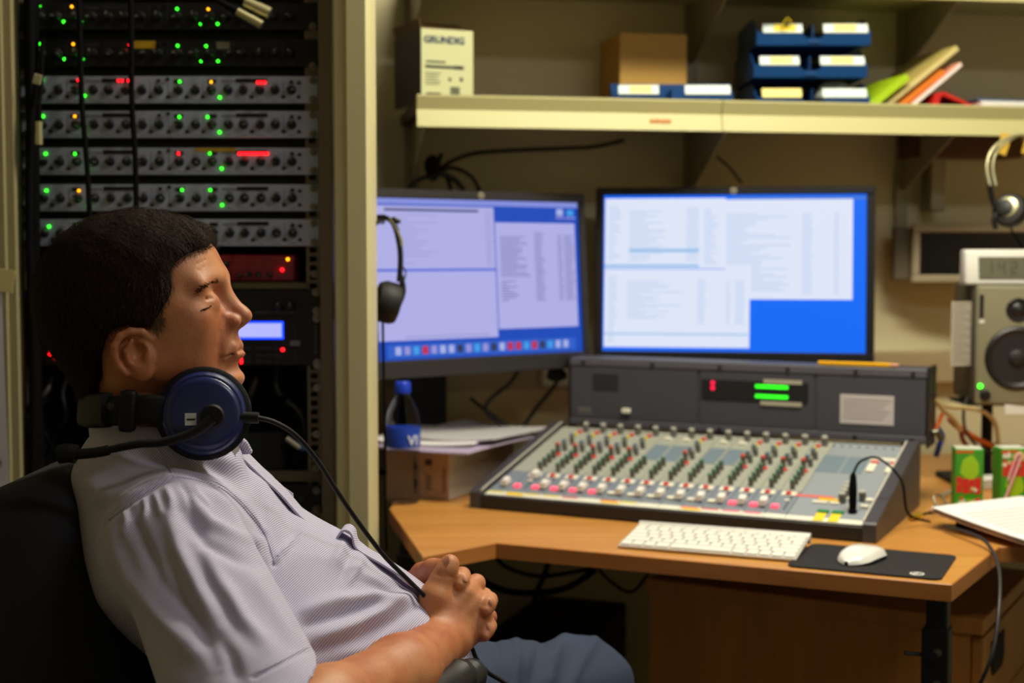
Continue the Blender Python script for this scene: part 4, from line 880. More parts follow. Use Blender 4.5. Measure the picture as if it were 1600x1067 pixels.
obj('label_band', MB().lathe([(0.0324, 0.106), (0.0326, 0.107), (0.0326, 0.142), (0.0324, 0.143)], 28).mesh('label_band', mat('label_blue', (24, 62, 172), 0.35), 60), t)
obj('cap', MB().lathe([(0.0145, 0.206), (0.015, 0.208), (0.015, 0.224), (0.013, 0.227), (0, 0.2272)], 24).mesh('cap', mat('cap_blue', (20, 60, 200), 0.35), 40), t)
obj('label_lettering', text_mesh('label_lettering', 'VI', 0.026, mat('label_letter', (196, 206, 226), 0.5), 0.0006, bold=0.0006), t, (0.0205, -0.0258, 0.119), (math.pi / 2, 0, R(38)))
# ---- juice cartons
JG = mat('carton_green', (60, 150, 30), 0.4); JL = mat('carton_lime', (150, 196, 20), 0.4); JR = mat('carton_red', (206, 44, 40), 0.4); JW = mat('carton_white', (222, 220, 206), 0.4); JO = mat('carton_orange', (206, 84, 30), 0.4); JY = mat('carton_straw_yellow', (200, 190, 120), 0.4)
def juice(label, loc, rzz, seed, straw):
    t = thing('juice_carton', label, 'juice carton', loc, rzz, 'juice cartons on the desk'); w, d, h = 0.050, 0.040, 0.112; rr = random.Random(seed)
    obj('carton', MB().rbox(0, w, 0, d, 0, h, 0.0015, 1).mesh('carton', JG, 0), t)
    obj('top_fold', MB().rbox(0.002, w - 0.002, 0.002, d - 0.002, h - 0.0005, h + 0.0012, 0.0004, 1).mesh('top_fold', JW, 0), t)
    def patch(nm, poly_, mm, off=0.0005):
        m = MB().prism(poly_, 0, off); m.v = [(x, -z, y) for x, y, z in m.v]; obj(nm, m.mesh(nm, mm, 0), t)
    def bl(cx, cy, a, b, n=14, j=0.15): return [(cx + a * math.cos(2 * math.pi * i / n) * (1 + rr.uniform(-j, j)), cy + b * math.sin(2 * math.pi * i / n) * (1 + rr.uniform(-j, j))) for i in range(n)]
    y0 = 0.078 if not straw else 0.045
    patch('printed_patch', bl(0.026, y0, 0.017, 0.022), JL, 0.0004)
    patch('printed_patch', bl(0.012, 0.012 if not straw else 0.1, 0.006, 0.006), JW); patch('printed_patch', bl(0.034, 0.012 if not straw else 0.098, 0.012, 0.009), JY)
    for i in range(4):
        x = 0.003 + i * 0.011; b0 = 0.032 if not straw else 0.062
        patch('printed_bar', [(x, b0 + rr.uniform(-.002, .002)), (x + 0.0095, b0 + rr.uniform(-.002, .002)), (x + 0.010, b0 + 0.027 + rr.uniform(-.003, .004)), (x - 0.0005, b0 + 0.027 + rr.uniform(-.003, .004))], JR, 0.0007)
    patch('printed_band', [(0.001, h - 0.008), (w - 0.018, h - 0.007), (w - 0.018, h - 0.003), (0.001, h - 0.003)], JO); patch('printed_band', [(0.004, 0.002), (w - 0.004, 0.002), (w - 0.006, 0.006), (0.008, 0.005)], JO)
    for k in range(7):
        cx_, cy_ = rr.uniform(0.005, 0.045), rr.uniform(0.008, 0.104)
        patch('printed_patch', bl(cx_, cy_, rr.uniform(0.002, 0.0045), rr.uniform(0.002, 0.0045), 9, 0.3), (JW, JO, JL, JR, JY)[k % 5], 0.0008 + 0.00005 * k)
    m = MB().box(w, w + 0.0005, 0.006, d - 0.004, h - 0.03, h - 0.004); obj('printed_patch', m.mesh('printed_patch', JW, 0), t)
    m = MB().box(w, w + 0.0005, 0.004, d - 0.002, 0.004, 0.026); obj('printed_patch', m.mesh('printed_patch', JY, 0), t)
    if straw:
        m = MB().tube([(0.004, -0.003, 0.012), (0.036, -0.003, 0.098)], 0.0024, smooth=False).tube([(0.036, -0.003, 0.098), (0.031, -0.003, 0.103), (0.026, -0.003, 0.098)], 0.002).tube([(0.026, -0.003, 0.098), (0.012, -0.003, 0.055)], 0.0022, smooth=False)
        obj('straw', m.mesh('straw', mat('straw_pink', (224, 160, 166), 0.4), 60), t)
    return t
j1 = G(1491, 797, DZ); juice('green juice carton with red bars, nearer the console', j1, R(-8), 4, False)
j2 = G(1563, 797, DZ); juice('green juice carton with a pink straw on its side, at the right edge', j2, R(4), 9, True)
# ---- clipboard with papers
e1 = Vector((0.456, -0.89, 0)); cl = Vector((0.706, 2.387, DZ)); ang = math.atan2(-0.89, 0.456)
t = thing('paper_pile', 'curled white papers on a clipboard overhanging the desk at right', 'paper', cl, ang)
cv = lambda u, v: 0.030 - 0.026 * u + 0.012 * (u - 0.45) ** 2 - 0.004 * v
obj('clipboard', sheet(0.31, 0.22, 0.003, lambda u, v: cv(u, v) - 0.004).mesh('clipboard', mat('clipboard_pink', (196, 160, 140), 0.5), 60), t)
for k in range(3): obj('sheet', sheet(0.297, 0.21, 0.0012, lambda u, v, k=k: cv(u, v) + k * 0.002 + 0.003 * k * (1 - u) * v).mesh('sheet', PAPER if k != 1 else mat('paper_pale_lilac', (226, 220, 240), 0.8), 60), t, (0.004 + 0.002 * k, 0.004 - 0.003 * k, 0))
m = MB()
for i in range(12): m.box(0.06 + i * 0.016, 0.063 + i * 0.016, 0.02, 0.17 - 0.02 * (i % 4), 0.0, 0.0002)
m.v = [(x, y_, z + cv(x / 0.297, y_ / 0.21) + 0.0068 + 0.006 * (1 - x / 0.297) * y_ / 0.21) for x, y_, z in m.v]
obj('printed_lines', m.mesh('printed_lines', mat('faint_print', (212, 208, 212), 0.8), 0), t)
obj('bulldog_clip', MB().rbox(-0.012, 0.014, 0.02, 0.06, 0.024, 0.036, 0.003, 2).tube([(-0.012, 0.03, 0.034), (-0.022, 0.032, 0.046), (-0.024, 0.042, 0.05), (-0.022, 0.05, 0.046), (-0.012, 0.052, 0.034)], 0.0016).mesh('bulldog_clip', CHROME, 40), t)
obj('prop_block', MB().rbox(0.01, 0.07, 0.05, 0.15, 0, 0.018, 0.002, 1).mesh('prop_block', BLKMATT, 0), t)
world_tube('headset_extension_cable', 'thin grey cable hanging over the desk corner in front of the pedestal', 'cable', [G(1475, 822, DZ + 0.01), G(1520, 835, DZ + 0.014), W(1545, 852, 2.2), W(1561, 890, 2.12), W(1561, 950, 2.05), W(1553, 1010, 2.02), W(1540, 1050, 2.02), W(1524, 1085, 2.04), W(1500, 1150, 2.1)], 0.0028, mat('cable_dark_grey', (46, 44, 46), 0.45))
# ---- speaker on stand, clock
SPK = mat('speaker_grey', (132, 126, 100), 0.6, bump=(300, 0.1)); SPD = mat('speaker_side', (86, 78, 62), 0.7)
ps = W(1523, 632, 2.78); sp = thing('studio_speaker', 'grey studio monitor speaker on a pole, carrying the white clock', 'speaker', (ps.x, ps.y, ps.z), R(-5))
SWD, SHT, SDP = 0.172, 0.234, 0.20
obj('cabinet', MB().rbox(0, SWD, 0.006, SDP, 0, SHT, 0.006, 2).mesh('cabinet', SPD, 35), sp)
obj('baffle', MB().rbox(-0.001, SWD + 0.001, -0.006, 0.008, 0, SHT, 0.006, 3).mesh('baffle', SPK, 35), sp)
RXm = Matrix.Rotation(math.pi / 2, 4, 'X')
def disc(name, x, z, prof, mm, y=-0.006):
    return obj(name, MB().lathe(prof, 32, mtx=RXm).mesh(name, mm, 40), sp, (x, y, z))
CONE = mat('cone_black', (26, 22, 24), 0.6); SUR = mat('surround_black', (20, 18, 20), 0.4)
disc('woofer', 0.078, 0.092, [(0.063, 0.0), (0.061, 0.003), (0.056, 0.005), (0.05, 0.002), (0.048, 0.0005)], SUR)
wc = disc('woofer_cone', 0.078, 0.092, [(0.05, 0.001), (0.03, 0.0004), (0.018, 0.0006), (0.016, 0.004), (0.008, 0.0075), (0, 0.008)], CONE)
disc('tweeter', 0.078, 0.186, [(0.024, 0.0), (0.022, 0.002), (0.014, 0.0008), (0.01, 0.004), (0.0, 0.006)], SUR)
obj('port_slot', MB().rbox(0.004, 0.012, -0.007, -0.005, 0.17, 0.216, 0.0005, 1).mesh('port_slot', BLKMATT, 0), sp)
obj('badge', MB().rbox(0.004, 0.014, -0.0072, -0.006, 0.16, 0.167, 0.0005, 1).mesh('badge', WHITEP, 0), sp)
obj('power_light', MB().cyl((0.008, -0.006, 0.037), (0.008, -0.009, 0.037), 0.004, n=12).mesh('power_light', LED['g'], 40), sp)
disc('volume_knob', 0.018, 0.019, [(0.011, 0), (0.0105, 0.002), (0.008, 0.003), (0.0075, 0.010), (0, 0.0105)], SUR)
nt_ = thing('sticky_note', 'long white note stuck on the side of the speaker', 'note', W(1485, 572, 2.80) + Vector((0, 0, -0.065)), R(14))
obj('sheet', MB().rbox(0.0, 0.044, -0.001, 0.0005, 0.065, 0.192, 0.0003, 1).mesh('sheet', mat('note_grey', (186, 178, 160), 0.8), 0), nt_)
m = MB()
for i in range(22): m.box(0.004, 0.04 - 0.006 * (i % 3), -0.0016, -0.001, 0.072 + i * 0.0055, 0.0735 + i * 0.0055)
obj('note_lines', m.mesh('note_lines', mat('note_ink_two', (150, 142, 128), 0.8), 0), nt_)
st = thing('speaker_stand', 'black pole stand under the grey speaker', 'stand', (ps.x + 0.055, ps.y + 0.09, DZ))
obj('pole', MB().cyl((0, 0, 0.012), (0, 0, ps.z - DZ - 0.004), 0.011, n=16).mesh('pole', BLKMATT, 40), st)
obj('base_plate', MB().rbox(-0.08, 0.08, -0.08, 0.08, 0, 0.012, 0.003, 1).mesh('base_plate', BLKMATT, 0), st)
obj('top_plate', MB().rbox(-0.06, 0.06, -0.06, 0.06, ps.z - DZ - 0.006, ps.z - DZ - 0.0005, 0.001, 1).mesh('top_plate', BLKMATT, 0), st)
ck = thing('digital_clock', 'white digital clock with a grey display on top of the speaker', 'clock', (ps.x + 0.002, ps.y + 0.02, ps.z + SHT), R(-4))
m = MB().prism([(0, 0), (0.055, 0), (0.05, 0.07), (0.012, 0.07)], -0.018, 0.14); m.v = [(z, x, y) for x, y, z in m.v]
bm = bmesh.new(); me = bpy.data.meshes.new('clock_case'); me.from_pydata(m.v, [], m.f); bm.from_mesh(me); bmesh.ops.recalc_face_normals(bm, faces=bm.faces); bmesh.ops.bevel(bm, geom=list(bm.edges), offset=0.006, segments=3, profile=0.5, affect='EDGES'); bm.to_mesh(me); bm.free(); me.materials.append(WHITEP)
me.polygons.foreach_set('use_smooth', [True] * len(me.polygons)); me.set_sharp_from_angle(angle=R(40)); obj('clock_case', me, ck)
tl = math.atan2(0.012, 0.07)
dsp = obj('clock_display', MB().rbox(0.008, 0.12, -0.002, 0.001, 0.012, 0.056, 0.0006, 1).mesh('clock_display', mat('lcd_grey', (96, 92, 70), 0.4), 0), ck, (0, 0, 0.0), (-tl, 0, 0))
m = MB()
SEG = {'1': 'bc', '4': 'fgbc', '2': 'abged', '7': 'abc'}
def seg(mb, ch, x, z, w, h, y=-0.0026):
    s_ = {'a': (x, x + w, z + h - .002, z + h), 'd': (x, x + w, z, z + .002), 'g': (x, x + w, z + h / 2 - .001, z + h / 2 + .001), 'b': (x + w - .002, x + w, z + h / 2, z + h), 'c': (x + w - .002, x + w, z, z + h / 2), 'f': (x, x + .002, z + h / 2, z + h), 'e': (x, x + .002, z, z + h / 2)}
    for q in SEG[ch]: a, b, c, d_ = s_[q]; mb.box(a, b, y, y + 0.0006, c, d_)
for i, ch in enumerate('1427'): seg(m, ch, 0.022 + i * 0.024, 0.022, 0.012, 0.024)
obj('clock_digits', m.mesh('clock_digits', mat('lcd_digit', (60, 58, 46), 0.5), 0), dsp)
# ---- wall mounted display
wp = W(1425, 442, 3.19)
t = thing('wall_display', 'pale framed box with a dark screen on the wall behind the speaker', 'display', (wp.x, wp.y, wp.z), PHI - R(9))
obj('housing', MB().rbox(-0.035, 0.32, 0.02, 0.05, 0.006, 0.124, 0.004, 2).mesh('housing', mat('display_side', (108, 96, 74), 0.6), 0), t)
m = MB().rbox(0, 0.32, 0, 0.022, 0, 0.018, 0.003, 1).rbox(0, 0.32, 0, 0.022, 0.113, 0.131, 0.003, 1).rbox(0, 0.018, 0, 0.022, 0.018, 0.113, 0.003, 1).rbox(0.302, 0.32, 0, 0.022, 0.018, 0.113, 0.003, 1)
obj('frame', m.mesh('frame', mat('display_frame', (172, 158, 130), 0.5), 0), t)
obj('screen', MB().box(0.018, 0.302, 0.006, 0.02, 0.018, 0.113).mesh('screen', mat('dead_screen', (18, 15, 16), 0.25), 0), t)
obj('wall_mount', MB().rbox(0.06, 0.14, 0.05, 0.10, 0.03, 0.1, 0.003, 1).mesh('wall_mount', BLKMATT, 0), t)
# trunking along the wall
m = MB().rbox(0.0, 2.2, -0.032, -0.001, 0, 0.075, 0.004, 2)
tag(obj('cable_trunking', m.mesh('cable_trunking', mat('trunking', (176, 158, 122), 0.6), 0), None, SH0 + Vector((0, 0, 0.90)), (0, 0, PHI)), 'beige cable trunking along the wall behind the monitors', 'trunking')
obj('socket_box', MB().rbox(0.3, 0.42, -0.05, -0.032, 0.008, 0.068, 0.004, 2).mesh('socket_box', mat('socket_pale', (170, 160, 136), 0.5), 0), bpy.data.objects['cable_trunking'])
# ---- headphones
PAD_ = mat('ear_pad', (18, 16, 17), 0.6); HSIL = mat('band_silver', (190, 186, 150), 0.3, 0.6)
def rim(name, parent, c, axis, r, th, m, n=28):
    a = Vector(axis).normalized(); q = a.to_track_quat('Z', 'Y').to_matrix().to_4x4(); q.translation = Vector(c)
    return obj(name, MB().lathe([(r * 0.55, -th), (r * 0.9, -th), (r, -th * 0.6), (r, th * 0.4), (r * 0.86, th * 0.9), (r * 0.5, th), (0, th)], n, mtx=q).mesh(name, m, 40), parent)
# hanging from the post at left: seen side on
hp = W(596, 338, 2.44); t = thing('hanging_headphones', 'black headphones with a silver band patch hanging beside the cream post', 'headphones', hp)
def rel(px, py, y=2.44): return W(px, py, y) - hp
obj('headband', MB().ribbon([rel(560, 400), rel(566, 366), rel(580, 346), rel(597, 339), rel(614, 348), rel(623, 375), rel(626, 405), rel(624, 440)], (0, 1, 0), 0.026, 0.008).mesh('headband', BLACK, 50), t)
obj('band_patch', MB().ribbon([rel(609, 340.5), rel(618, 353), rel(626.5, 372), rel(629, 385)], (0, 1, 0), 0.027, 0.003).mesh('band_patch', HSIL, 50), t)
rim('ear_cup', t, rel(604, 472), (-0.9, -0.25, 0.25), 0.036, 0.02, PAD_); rim('ear_cup', t, rel(556, 470), (0.9, -0.2, 0.2), 0.036, 0.02, PAD_)
obj('yoke', MB().tube([rel(626, 430), rel(630, 455), rel(622, 478)], 0.005).mesh('yoke', BLACK, 50), t)
obj('wire', MB().tube([rel(626, 412), rel(634, 425), rel(630, 440), rel(622, 446)], 0.0012).mesh('wire', BLACK, 50), t)
obj('cable_tail', MB().tube([rel(598, 498), rel(599, 560), rel(601, 650), rel(602, 780, 2.46), rel(604, 860, 2.47)], 0.0022).mesh('cable_tail', RUBBER, 50), t)
obj('size_stop', MB().rbox(-0.008, 0.008, -0.006, 0.006, -0.004, 0.004, 0.002, 1).mesh('size_stop', BLACK, 0), t, rel(619, 344), (0, R(30), 0))
tag(obj('headphone_hook', MB().tube([(-0.222, 2.32, hp.z - 0.014), (-0.222, 2.36, hp.z - 0.012), (hp.x, 2.42, hp.z - 0.009), (hp.x, 2.47, hp.z - 0.009), (hp.x, 2.475, hp.z + 0.004)], 0.004).mesh('headphone_hook', DARKSTEEL, 50)), 'small steel hook on the cream post carrying the hanging headphones', 'hook')
# hanging at right from the shelf lip
hq = W(1590, 214, 2.86); t = thing('hanging_headphones', 'silver and black headphones hanging from the shelf lip at right', 'headphones', hq)
def rq(px, py, y=2.84): return W(px, py, y) - hq
for dy, w_ in ((0.0, 0), (0.022, 9)):
    obj('band_wire', MB().tube([rq(1547 + w_, 290, 2.82 + dy), rq(1542 + w_, 262, 2.83 + dy), rq(1549 + w_, 236, 2.84 + dy), rq(1570 + w_, 218, 2.85 + dy), rq(1600, 211, 2.86 + dy), rq(1640, 226, 2.86 + dy), rq(1656, 262, 2.86 + dy), rq(1655, 300, 2.86 + dy)], 0.0032).mesh('band_wire', HSIL, 60), t)
for sx in (0, 1):
    f = lambda px, py: rq(px if not sx else 3200 - px, py)
    obj('slider', MB().tube([f(1546, 284), f(1548, 300), f(1553, 318), f(1562, 330)], 0.006).mesh('slider', BLACK, 60), t)
    obj('slider_screw', MB().cyl(f(1544, 280) + Vector((0, -0.006, 0)), f(1544, 280) + Vector((0, -0.012, 0)), 0.004, n=10).mesh('slider_screw', CHROME, 40), t)
    rim('ear_cup', t, f(1578, 328), ((-1 if not sx else 1) * 0.55, -0.75, 0.3), 0.034, 0.014, PAD_); rim('cup_ring', t, f(1577, 327), ((-1 if not sx else 1) * 0.55, -0.75, 0.3), 0.024, 0.018, HSIL)
    rim('cup_cap', t, f(1573, 328), ((-1 if not sx else 1) * 0.55, -0.75, 0.3), 0.019, 0.020, BLACK)
    obj('yoke', MB().tube([f(1562, 330), f(1553, 342), f(1556, 358)], 0.005).mesh('yoke', BLACK, 60), t)
obj('cable_tail', MB().tube([rq(1577, 352), rq(1586, 368), rq(1596, 385, 2.86), rq(1612, 420, 2.9), rq(1615, 640, 2.95)], 0.002).mesh('cable_tail', RUBBER, 50), t)
YT = mat('yellow_cloth_tape', (210, 168, 50), 0.6)
for px in (1567, 1606):
    t = thing('yellow_tape_strip', 'yellow tape strip on the shelf lip, %s' % ('inside the headphone band' if px == 1567 else 'at the right picture edge'), 'tape', W(px, 224, 2.93))
    obj('tape', MB().ribbon([(0.006, 0, 0.02), (0.002, -0.003, 0.0), (-0.006, -0.006, -0.022)], (1, 0, 0), 0.02, 0.001).mesh('tape', YT, 50), t)
# ---- cables around the monitors and the right end of the bridge
CB = mat('cable_black', (30, 27, 24), 0.6)
def cab(lbl, pts_, r, m=CB, grp=None): return world_tube('cable', lbl, 'cable', pts_, r, m, grp)
cab('black cable arching right from the bundle to the shelf bracket', [W(685, 270, 3.0), W(700, 255, 2.98), W(740, 240, 3.0), (W(800, 235, 3.03)), W(880, 232, 3.06), W(930, 229, 3.09), W(975, 219, 3.1)], 0.0045)
cab('black cable arching down right behind the left monitor logo', [W(676, 272, 3.0), W(705, 262, 2.98), W(735, 275, 2.97), W(750, 300, 2.98), W(756, 330, 3.0)], 0.0045)
cab('black cable curving down left of the cable bundle', [W(680, 275, 2.98), W(655, 280, 2.98), W(636, 298, 2.98), W(628, 325, 3.0)], 0.005)
cab('black cable of the inner arch behind the left monitor', [W(672, 280, 2.97), W(690, 272, 2.96), W(712, 282, 2.97), W(728, 305, 2.98), W(732, 330, 3.0)], 0.006)
cab('black cable dropping straight behind the left monitor', [W(690, 240, 3.0), W(684, 262, 2.99), W(700, 280, 2.98), W(706, 310, 2.99), W(706, 330, 3.0)], 0.005)
tag(obj('cable_bundle_tie', blob('cable_bundle_tie', 0.016, 0.014, 0.028, BLKMATT, 8, 0.15), None, W(676, 262, 3.0)), 'dark knot of taped cables below the left shelf bracket', 'cable knot')
cab('thin black cable slanting from the shelf to the right monitor', [W(1120, 245, 3.12), W(1140, 262, 3.1), W(1158, 285, 3.06)], 0.003)
cab('black cable hanging under the left monitor, curving left', [W(812, 575, 2.98), W(795, 600, 2.97), W(765, 625, 2.96), W(760, 645, 2.95), W(790, 665, 2.96), W(830, 672, 2.98)], 0.0045)
cab('black cable hanging under the left monitor beside the meter bridge', [W(875, 575, 3.0), W(868, 600, 3.0), W(840, 635, 3.0), W(815, 670, 2.99)], 0.0045)
cab('black cable crossing behind the papers on the carton', [W(735, 622, 2.98), W(760, 642, 2.97), W(795, 665, 2.97), W(840, 680, 2.98)], 0.004)
tag(obj('power_plug', blob('power_plug', 0.022, 0.018, 0.016, BLKMATT, 12, 0.1), None, W(870, 585, 3.0)), 'black power plug under the corner of the left monitor', 'plug')
OR_ = mat('cable_orange', (206, 92, 20), 0.5); BG = mat('cable_beige', (196, 176, 130), 0.5); BLC = mat('cable_blue', (30, 70, 150), 0.5); RD = mat('cable_rust', (130, 58, 34), 0.6)
cab('beige cable leaving the right end of the meter bridge', [W(1455, 618, 2.66), W(1465, 628, 2.68), W(1480, 635, 2.72), W(1510, 637, 2.76), W(1540, 645, 2.8), W(1556, 665, 2.82), W(1560, 700, 2.84)], 0.0045, BG)
cab('beige cable dropping from the bridge end into the tangle', [W(1458, 622, 2.66), W(1474, 640, 2.7), W(1490, 655, 2.74), W(1500, 672, 2.78)], 0.005, BG)
cab('short orange cable at the right end of the meter bridge', [W(1473, 645, 2.66), W(1467, 660, 2.66), W(1462, 672, 2.655)], 0.0042, OR_)
cab('blue cable at the right end of the meter bridge', [W(1462, 665, 2.67), W(1472, 680, 2.68), W(1468, 695, 2.68), W(1463, 712, 2.69)], 0.0055, BLC)
cab('orange cable running under the speaker', [W(1490, 662, 2.8), W(1520, 682, 2.82), W(1545, 694, 2.84), W(1580, 700, 2.86), W(1640, 698, 2.88)], 0.006, OR_)
cab('rust coloured cable in the tangle under the speaker', [W(1482, 655, 2.78), W(1500, 672, 2.8), W(1506, 690, 2.82), W(1530, 720, 2.85)], 0.005, RD)
cab('thin black cable looping under the speaker', [W(1512, 620, 2.8), W(1506, 640, 2.78), W(1508, 670, 2.78), W(1525, 695, 2.8), W(1550, 708, 2.84)], 0.0032)
cab('grey looped cable behind the juice cartons', [W(1470, 775, 2.68), W(1490, 766, 2.7), W(1510, 760, 2.74), W(1540, 745, 2.8)], 0.0035, mat('cable_pale_grey', (150, 146, 130), 0.5))
t = thing('adapter_block', 'white ribbed adapter on the desk between the juice cartons', 'adapter', G(1560, 770, DZ) + Vector((0.0, 0.03, 0)), R(10))
obj('body', MB().rbox(-0.03, 0.03, 0, 0.04, 0, 0.025, 0.003, 1).mesh('body', WHITEP, 0), t)
for i in range(3): obj('rib', MB().box(-0.03, 0.03, -0.001, 0, 0.005 + i * 0.006, 0.007 + i * 0.006).mesh('rib', mat('rib_grey', (150, 146, 138), 0.5), 0), t)
tag(obj('jack_plug', MB().cyl((0, 0, 0), (0.01, 0, 0.002), 0.006, n=12).cyl((0.01, 0, 0.002), (0.018, 0.004, -0.014), 0.006, n=12).mesh('jack_plug', CHROME, 40), None, W(1457, 676, 2.64)), 'silver right-angle plug at the lower right of the meter bridge', 'plug')
tag(obj('jack_plug', MB().cyl((0, 0, 0), (0.016, 0.01, -0.002), 0.0065, n=12).mesh('jack_plug', DARKSTEEL, 40), None, W(1449, 618, 2.62)), 'steel plug at the upper right end of the meter bridge', 'plug')
t = thing('white_label_strip', 'white strip label under the speaker beside its pole', 'label', W(1570, 648, 2.77))
obj('strip', MB().rbox(0, 0.07, 0, 0.004, 0, 0.02, 0.001, 1).mesh('strip', WHITEP, 0), t)
# ---- ceiling luminaires (out of the picture; the second one added to house the fill light)
for nm, lb, c, e in (('ceiling_light', 'long ceiling light above the desk', (0.62, 2.02, 2.49), 6.0), ('ceiling_light', 'long unseen ceiling fixture added for the fill light in the room', (1.35, 0.6, 2.49), 1.5)):
    t = thing(nm, lb, 'ceiling light', c, R(-8) if c[1] > 1 else 0)
    obj('housing', MB().box(-0.62, 0.62, -0.16, 0.16, 0.02, 0.065).box(-0.62, 0.62, -0.16, -0.145, -0.01, 0.02).box(-0.62, 0.62, 0.145, 0.16, -0.01, 0.02).mesh('housing', WHITEP, 0), t)
    for y_ in (-0.07, 0.07): obj('tube', MB().cyl((-0.58, y_, 0.008), (0.58, y_, 0.008), 0.011, n=12).mesh('tube', mat('tube_glow_%d' % int(e), (255, 240, 205), 0.4, emit=((255, 240, 205), e)), 40), t)
# ================================================================== SCULPTING BY DISTANCE FIELDS
def np3(v): return np.array((v[0], v[1], v[2]), dtype=np.float32)
def cap(P, a, b, ra, rb):
    a = np3(a); b = np3(b); ab = b - a; t = np.clip(((P - a) @ ab) / max(1e-12, float(ab @ ab)), 0, 1)
    return np.linalg.norm(P - a - t[:, None] * ab, axis=1) - (ra + (rb - ra) * t)
def ell(P, c, r, rot=None):
    q = P - np3(c)
    if rot is not None: q = q @ rot
    r = np.array(r, dtype=np.float32); k0 = np.linalg.norm(q / r, axis=1); k1 = np.linalg.norm(q / (r * r), axis=1) + 1e-9
    return k0 * (k0 - 1) / k1
def smin(a, b, k):
    h = np.maximum(k - np.abs(a - b), 0) / k; return np.minimum(a, b) - h * h * k * 0.25
def smax(a, b, k): return -smin(-a, -b, k)
def chain(P, pts, k=0.004):
    d = None
    for (a, ra), (b, rb) in zip(pts[:-1], pts[1:]):
        e = cap(P, a, b, ra, rb); d = e if d is None else smin(d, e, k)
    return d
def rotm(axis, deg): return np.array(Matrix.Rotation(R(deg), 3, axis), dtype=np.float32)
def surfnet(f, lo, hi, h, smooth=1):
    lo = np.array(lo, dtype=np.float32); hi = np.array(hi, dtype=np.float32); H = 4 * h
    nc = np.ceil((hi - lo) / H).astype(int)
    def ev(P):
        out = np.empty(len(P), dtype=np.float32)
        for i in range(0, len(P), 200000): out[i:i + 200000] = f(P[i:i + 200000])
        return out
    ax = [lo[i] + H * (np.arange(nc[i]) + 0.5) for i in range(3)]
    g = np.stack(np.meshgrid(*ax, indexing='ij'), -1).reshape(-1, 3).astype(np.float32)
    cv_ = ev(g).reshape(nc); act = np.abs(cv_) < H * 1.25
    n = nc * 4 + 1; val = np.ones(n, dtype=np.float32)
    rep = np.repeat(np.repeat(np.repeat(cv_, 4, 0), 4, 1), 4, 2); val[:-1, :-1, :-1] = rep
    am = np.repeat(np.repeat(np.repeat(act, 4, 0), 4, 1), 4, 2); m = np.zeros(n, dtype=bool)
    for dx in (0, 1):
        for dy in (0, 1):
            for dz in (0, 1): m[dx:dx + am.shape[0], dy:dy + am.shape[1], dz:dz + am.shape[2]] |= am
    idx = np.argwhere(m); val[m] = ev(lo + idx.astype(np.float32) * h)
    val[0] = val[-1] = 1; val[:, 0] = val[:, -1] = 1; val[:, :, 0] = val[:, :, -1] = 1
    s = val < 0; a = s[:-1, :-1, :-1]; cnt = np.zeros(a.shape, dtype=np.int8)
    sl = lambda arr, c: arr[c[0]:arr.shape[0] - 1 + c[0], c[1]:arr.shape[1] - 1 + c[1], c[2]:arr.shape[2] - 1 + c[2]]
    cs = [(i, j, k) for i in (0, 1) for j in (0, 1) for k in (0, 1)]
    for c in cs: cnt += sl(s, c)
    cells = np.argwhere((cnt > 0) & (cnt < 8)); vid = -np.ones(a.shape, dtype=np.int64); vid[tuple(cells.T)] = np.arange(len(cells))
    cvals = {c: val[cells[:, 0] + c[0], cells[:, 1] + c[1], cells[:, 2] + c[2]] for c in cs}
    acc = np.zeros((len(cells), 3), dtype=np.float64); num = np.zeros(len(cells))
    for c in cs:
        for axi in range(3):
            if c[axi] == 0:
                e = list(c); e[axi] = 1; va, vb = cvals[c], cvals[tuple(e)]; x = (va < 0) != (vb < 0); t = np.where(x, va / np.where(va == vb, 1, va - vb), 0)
                p = np.array(c, dtype=np.float64)[None, :].repeat(len(cells), 0); p[:, axi] = t; acc[x] += p[x]; num[x] += 1
    V = lo + h * (cells + acc / num[:, None])
    Q = []
    for axi in range(3):
        b, c = [(1, 2), (2, 0), (0, 1)][axi]
        s0 = [slice(None)] * 3; s1 = [slice(None)] * 3; s0[axi] = slice(0, -1); s1[axi] = slice(1, None)
        A, B = s[tuple(s0)], s[tuple(s1)]
        for sgn in (0, 1):
            e = np.argwhere((A & ~B) if sgn == 0 else (~A & B))
            e = e[(e[:, b] > 0) & (e[:, c] > 0)]
            def vi(db, dc):
                q = e.copy(); q[:, b] -= db; q[:, c] -= dc; return vid[q[:, 0], q[:, 1], q[:, 2]]
            q = np.stack([vi(1, 1), vi(0, 1), vi(0, 0), vi(1, 0)], 1)
            Q.append(q if sgn == 0 else q[:, ::-1])
    Q = np.concatenate(Q); Q = Q[(Q >= 0).all(1)]
    if smooth: V = lap(V, Q, smooth)
    return V, Q
def lap(V, Q, it, w=0.5):
    e = np.concatenate([Q[:, [0, 1]], Q[:, [1, 2]], Q[:, [2, 3]], Q[:, [3, 0]]]); e = np.concatenate([e, e[:, ::-1]])
    deg = np.bincount(e[:, 0], minlength=len(V)).astype(float)[:, None]; deg[deg == 0] = 1
    for _ in range(it):
        acc = np.stack([np.bincount(e[:, 0], weights=V[e[:, 1], i], minlength=len(V)) for i in range(3)], 1); V = V * (1 - w) + acc / deg * w
    return V
def vnormals(V, Q):
    n = np.cross(V[Q[:, 2]] - V[Q[:, 0]], V[Q[:, 3]] - V[Q[:, 1]]); out = np.zeros_like(V)
    for i in range(4):
        for k in range(3): out[:, k] += np.bincount(Q[:, i], weights=n[:, k], minlength=len(V))
    return out / (np.linalg.norm(out, axis=1, keepdims=True) + 1e-12)
